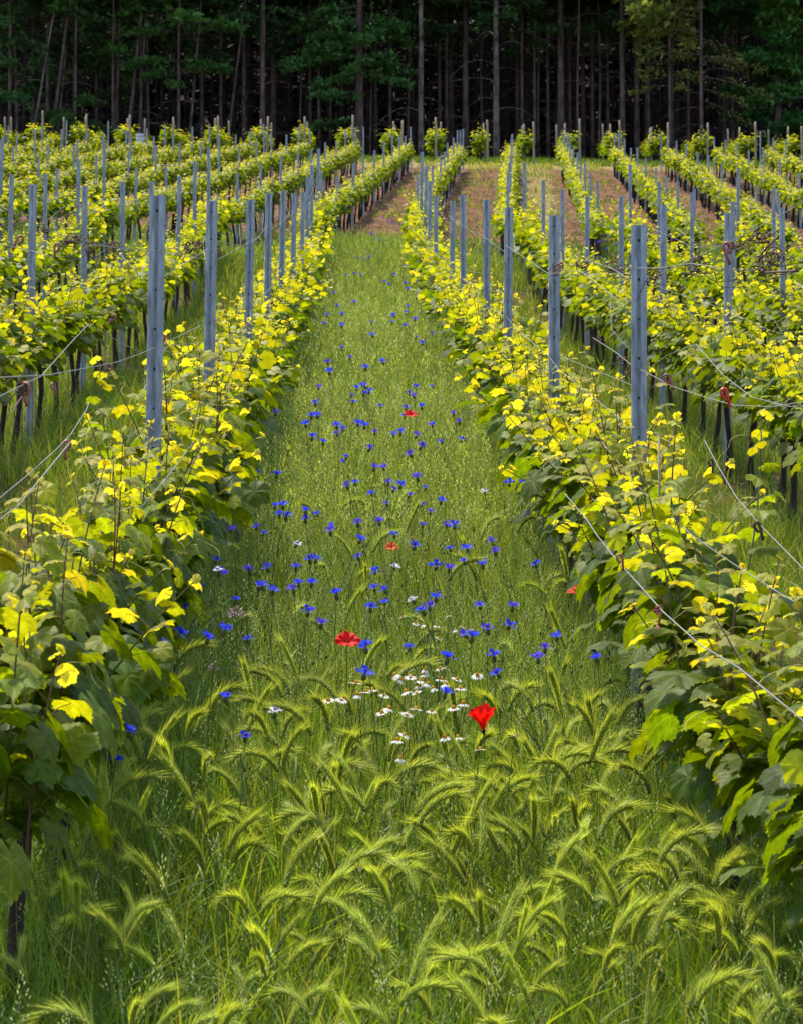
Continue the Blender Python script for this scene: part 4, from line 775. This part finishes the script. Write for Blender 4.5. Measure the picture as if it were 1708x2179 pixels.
def tree_from(x, y, h, r0, boughs, label, cat='tree', name='pine_tree', col=(.025, .06, .022), bark=None, dead=0, lean=(0, 0), seed=0, group='trees of the forest edge', top=True, bendy=0., tuft=.28):
    r_ = np.random.default_rng(seed + 1000); z0 = float(G(x, y)); t = empty(name, (x, y, z0)); tag(t, label, cat, group)
    g, pts = trunk_geo(h, r0, seed, lean, bendy); L = Geo(); tw = Geo()
    for (hh, az, el, ln, dn) in boughs: b = np.array([np.interp(hh, pts[:, 2], pts[:, c]) for c in range(3)]); bough(L, tw, b, az, el, ln, r_, np.array(col), dn, tuft=tuft)
    for k in range(dead):
        hh = r_.uniform(1.2, 8.5); b = np.array([np.interp(hh, pts[:, 2], pts[:, c]) for c in range(3)]); dead_branch(tw, b, r_.choice([0, math.pi]) + r_.normal(0, .6), r_.uniform(1.0, 3.2), r_, r_.uniform(.2, .6))
    if top:
        for k in range(22):
            hh = r_.uniform(.58, .99) * h; b = np.array([np.interp(hh, pts[:, 2], pts[:, c]) for c in range(3)]); bough(L, tw, b, r_.uniform(0, 6.28), r_.uniform(-.1, .3), (1.08 - hh / h) * 6.5 + .6, r_, np.array(col), .8, tuft=.45)
    ob('trunk', g.mesh('trunk', bark or M_BARK, True), t)
    if tw.n: ob('branches', tw.mesh('branches', bark or M_BARK), t)
    if L.n: ob('crown', L.mesh('crown', M_NEEDLE), t)
    return t
def fx(vx, D): p = P(vx, 340, D); return float(p[0]), float(p[1])
r_ = np.random.default_rng(3)
def fan(h0, h1, n, ln, side=None, dn=1.0, el=(-.15, .2)):
    o = []
    for k in range(n):
        az = r_.uniform(0, 6.28) if side is None else (side + r_.normal(0, .45)); o.append((r_.uniform(h0, h1), az, r_.uniform(*el), ln * r_.uniform(.6, 1.15), dn))
    return o
# (x measured, depth, radius, boughs, label, options)
GRN = (.035, .085, .022)
tree_from(*fx(765, 149), 17, .23, fan(1.6, 8.5, 13, 3.9, PI, 1.5) + fan(3.6, 8.8, 9, 2.9, 0, 1.5) + fan(4.5, 8.6, 6, 2.6, -PI / 2, 1.4), 'big dark pine with thick trunk and layered green boughs, centre left', col=(.040, .098, .030), seed=11)
tree_from(*fx(895, 148.5), 18, .15, [], 'slim pine with pale flaky bark right of the big dark pine', bark=M_BARKG, seed=12, dead=2)
tree_from(*fx(1055, 149), 17, .17, fan(7.5, 9, 5, 2.4), 'pine with arching dead branches drooping from its trunk', bark=M_BARKG, seed=13, dead=9)
tree_from(*fx(1193, 151), 18, .19, fan(7.2, 9, 4, 2.5), 'straight dark pine trunk behind the paired wooden posts', seed=14, dead=3)
tree_from(*fx(1324, 150), 18, .15, fan(8, 9, 3, 2), 'reddish pine trunk just left of the pale-boughed spruce pair', seed=15, dead=3)
tree_from(*fx(1425, 147.5), 13, .08, fan(3.4, 9, 13, 1.9, PI, .9) + fan(4, 9.2, 9, 1.6, 0, .8), 'young spruce with drooping yellow-green boughs', name='spruce_tree', col=(.095, .12, .028), seed=16, tuft=.22)
tree_from(*fx(1492, 147), 15, .11, fan(2.6, 9, 8, 3.3, 0, .6, (-.3, .1)) + fan(5, 9.2, 7, 2.4, PI, .6), 'bare-trunked spruce with a long low bough reaching right', name='spruce_tree', col=(.085, .095, .030), seed=17, dead=6, tuft=.22)
tree_from(*fx(1655, 150), 15, .16, fan(.8, 9, 30, 3.4, None, 1.7, (-.1, .5)), 'dense dark broadleaf tree at the right frame edge', name='broadleaf_tree', col=(.022, .070, .020), seed=18, tuft=.34)
tree_from(*fx(1720, 149), 14, .15, fan(3.5, 9, 16, 3.2, PI, 1.6, (-.1, .5)), 'brighter broadleaf tree partly outside the right frame edge', name='broadleaf_tree', col=(.04, .105, .025), seed=19, tuft=.34)
tree_from(*fx(559, 149), 18, .15, fan(7.4, 9.2, 4, 2.5), 'tall straight pine trunk left of the big dark pine', seed=20, dead=2)
tree_from(*fx(519, 151), 17, .11, fan(6.5, 9, 4, 2.5), 'thinner pine trunk paired with the tall straight one', seed=21, dead=2)
tree_from(*fx(582, 153), 17, .15, fan(7.5, 9, 3, 2.5), 'dim pine trunk between the tall straight pine and the big dark pine', seed=22, dead=2)
tree_from(*fx(380, 148), 12, .09, fan(3.8, 5.6, 9, 2.6, None, 1.5), 'slender tree with a flat dark green bough platform halfway up, left', col=GRN, seed=23, dead=4)
tree_from(*fx(160, 147.5), 9, .08, fan(.6, 3.4, 14, 2.2, None, 1.3), 'low bushy dark tree behind the left wooden posts', col=(.030, .062, .018), seed=24, top=False)
tree_from(*fx(240, 149), 14, .09, fan(5.8, 9, 12, 3.0, None, 1.5), 'leafy dark green tree high at upper left', col=GRN, seed=25)
tree_from(*fx(100, 149), 14, .10, fan(4.5, 9, 14, 3.2, None, 1.3), 'broad dark tree near the upper left corner', col=(.026, .060, .020), seed=26, dead=3)
tree_from(*fx(20, 148), 14, .10, fan(3.0, 8.5, 12, 2.8, None, 1.2), 'dark tree at the left frame edge', col=(.026, .060, .020), seed=27)
tree_from(*fx(430, 152), 15, .10, fan(5.5, 9, 8, 2.8, None, 1.2), 'dim conifer between the left leafy trees and the straight pines', col=(.024, .052, .02), seed=28, dead=3)
for k, (vx, D, ln_) in enumerate(((62, 147.5, .16), (38, 149, -.03), (105, 148, .12), (118, 150, .09), (160, 151, -.02), (245, 149.5, 0.03), (293, 149, .05), (317, 150, -.02), (268, 148.5, .1), (400, 149, .08), (480, 150, .12))):
    tree_from(*fx(vx, D), 11, .065 + .02 * (k % 3), [], ['thin leaning trunk in the dim forest edge at left', 'thin upright dead trunk in the dim forest edge at left'][int(ln_ < .06)], bark=M_BARKG if k % 3 == 0 else M_BARK, lean=(ln_, 0), seed=40 + k, dead=3, top=False, group=['thin leaning trunks', 'thin upright trunks'][int(ln_ < .06)])
for k, (vx, D, rr) in enumerate(((990, 152, .16), (1137, 152, .08), (1146, 154, .07), (1165, 153, .09), (1275, 152, .07), (1293, 154, .09), (1355, 153, .14), (1375, 155, .08), (1230, 150, .06), (1212, 155, .09), (868, 153, .07), (935, 154, .1), (830, 152, .09), (1100, 156, .1), (680, 150, .07), (705, 153, .07), (640, 152, .06), (1430, 154, .1), (1465, 153, .08), (1540, 154, .08), (1025, 155, .07), (800, 155, .08), (790, 150, .05), (1240, 158, .12), (960, 158, .13))):
    tree_from(*fx(vx, D), 16, rr, fan(7.6, 9, 2, 2.0) if k % 3 == 0 else [], ('slender' if rr < .1 else 'mid-sized') + ' pine trunk deeper in the dark forest, ' + ('behind the big dark pine' if vx < 860 else 'between the two pale-barked pines' if vx < 1050 else 'right of the arching dead branches' if vx < 1260 else 'near the reddish pine' if vx < 1400 else 'behind the yellow-green spruces'), seed=70 + k, dead=3 if k % 2 else 5, group='slender trunks deeper in' if rr < .1 else 'mid-sized trunks deeper in', bendy=.05 if rr < .08 else 0, bark=M_BARK)
for k, (vx, D, lo, hi, n_, ln_) in enumerate(((300, 150, 6.2, 9.2, 12, 2.6), (470, 151, 6.8, 9.3, 10, 2.6), (660, 152, 5.5, 9.3, 12, 2.8), (70, 151, 2.6, 6.5, 10, 2.6), (205, 152, 3.4, 7.0, 9, 2.4), (950, 153, 7.2, 9.3, 8, 2.4), (1110, 152, 6.6, 9.2, 8, 2.0), (1260, 154, 7.4, 9.3, 7, 2.2), (1380, 153, 7.6, 9.3, 6, 2.0), (1560, 152, 5.0, 9.3, 12, 2.6))):
    tree_from(*fx(vx, D), 15, .09, fan(lo, hi, n_, ln_, None, 1.4), 'dim green conifer between the nearer trunks, ' + ['high at upper left', 'above the straight pines', 'behind the big dark pine', 'low at far left', 'low at left', 'right of centre', 'beside the arching dead branches', 'above the bare middle', 'left of the yellow-green spruce', 'between spruce and broadleaf tree'][k], col=(.022, .052, .020), seed=120 + k, dead=4)
# deeper forest as one mass: many trunks, a closed canopy, a near-black backdrop
g = Geo(); L = Geo(); fr = np.random.default_rng(99)
for k in range(620):
    y = fr.uniform(156, 212); x = fr.uniform(-1, 1) * (.1416 * y * 1.35 + 4); z0 = float(G(x, y)); r0 = fr.uniform(.05, .17); h = fr.uniform(13, 19); ln_ = fr.normal(0, .02)
    z = np.linspace(-.5, h, 5); g.add(*tube(np.stack([x + ln_ * z, y + 0 * z, z0 + z], 1), np.linspace(r0, r0 * .5, 5), 6, False), col=(.03, .024, .022))
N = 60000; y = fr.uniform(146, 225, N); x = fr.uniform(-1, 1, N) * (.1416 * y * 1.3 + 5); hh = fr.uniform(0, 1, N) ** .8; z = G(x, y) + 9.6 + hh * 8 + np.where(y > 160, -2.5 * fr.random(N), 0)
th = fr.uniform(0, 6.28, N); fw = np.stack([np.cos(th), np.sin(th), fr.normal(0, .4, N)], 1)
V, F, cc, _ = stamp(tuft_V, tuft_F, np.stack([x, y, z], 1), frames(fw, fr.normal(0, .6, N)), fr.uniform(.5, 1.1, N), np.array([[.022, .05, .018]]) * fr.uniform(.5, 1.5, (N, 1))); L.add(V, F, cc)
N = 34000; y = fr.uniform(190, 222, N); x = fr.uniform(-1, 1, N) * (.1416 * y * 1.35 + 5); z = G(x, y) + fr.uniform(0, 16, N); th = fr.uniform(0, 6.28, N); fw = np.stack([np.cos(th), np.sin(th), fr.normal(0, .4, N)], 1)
V, F, cc, _ = stamp(tuft_V, tuft_F, np.stack([x, y, z], 1), frames(fw, fr.normal(0, .6, N)), fr.uniform(.6, 1.3, N), np.array([[.006, .010, .006]]) * fr.uniform(.5, 1.5, (N, 1))); L.add(V, F, cc)  # foliage backdrop behind the trunks, painted near-black for deep forest shade
for k in range(5200):                              # dead twigs and thin slanting stems between the trunks
    y = fr.uniform(149, 185); x = fr.uniform(-1, 1) * (.1416 * y * 1.2 + 3); z0 = float(G(x, y)) + fr.uniform(.2, 9.5); a = fr.choice([0, PI]) + fr.normal(0, .5); L_ = fr.uniform(.5, 2.4); e = fr.normal(-.1, .5)
    tz = np.array([0, .5, 1.]); g.add(*tube(np.stack([x + L_ * tz * math.cos(a), y + L_ * tz * math.sin(a), z0 + L_ * (e * tz - .35 * tz ** 2)], 1), [.018, .012, .004], 3, False))
fo = ob('forest', g.mesh('forest', plain_mat('shade_bark', (.085, .055, .052), .95, 0, 5, (.02, .014, .014), .8, (1, 1, .25), .1, .04))); tag(fo, 'close-set trunks filling the dark depth of the forest', None, None, 'stuff')  # darkened copy of the pine bark, painting in the gloom among deeper trunks
fo2 = ob('forest_canopy', L.mesh('forest_canopy', M_NEEDLE)); tag(fo2, 'dark needle canopy over the forest, with a shade-coloured foliage backdrop behind', None, None, 'stuff')
# undergrowth at the forest edge
L = Geo(); cen = []
for k in range(70):
    vx = fr.uniform(-60, 520) if k < 42 else fr.uniform(520, 1760); D = fr.uniform(146, 151); x, y = fx(vx, D); hh = fr.uniform(.5, 1.6) * (1 if k < 42 else .5); N = int(90 * hh)
    c = fr.normal(0, 1, (N, 3)) * [.55, .4, .4] * hh + [x, y, 0]; c[:, 2] = np.abs(c[:, 2]) * 1.2 + G(c[:, 0], c[:, 1]); th = fr.uniform(0, 6.28, N); fw = np.stack([np.cos(th), np.sin(th), fr.normal(.2, .4, N)], 1)
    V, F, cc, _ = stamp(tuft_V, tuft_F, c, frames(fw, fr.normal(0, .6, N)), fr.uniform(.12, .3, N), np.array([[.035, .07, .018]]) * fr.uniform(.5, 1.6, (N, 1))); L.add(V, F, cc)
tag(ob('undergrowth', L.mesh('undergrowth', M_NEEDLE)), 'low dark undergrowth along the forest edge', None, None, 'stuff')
print('objects', len(bpy.data.objects))
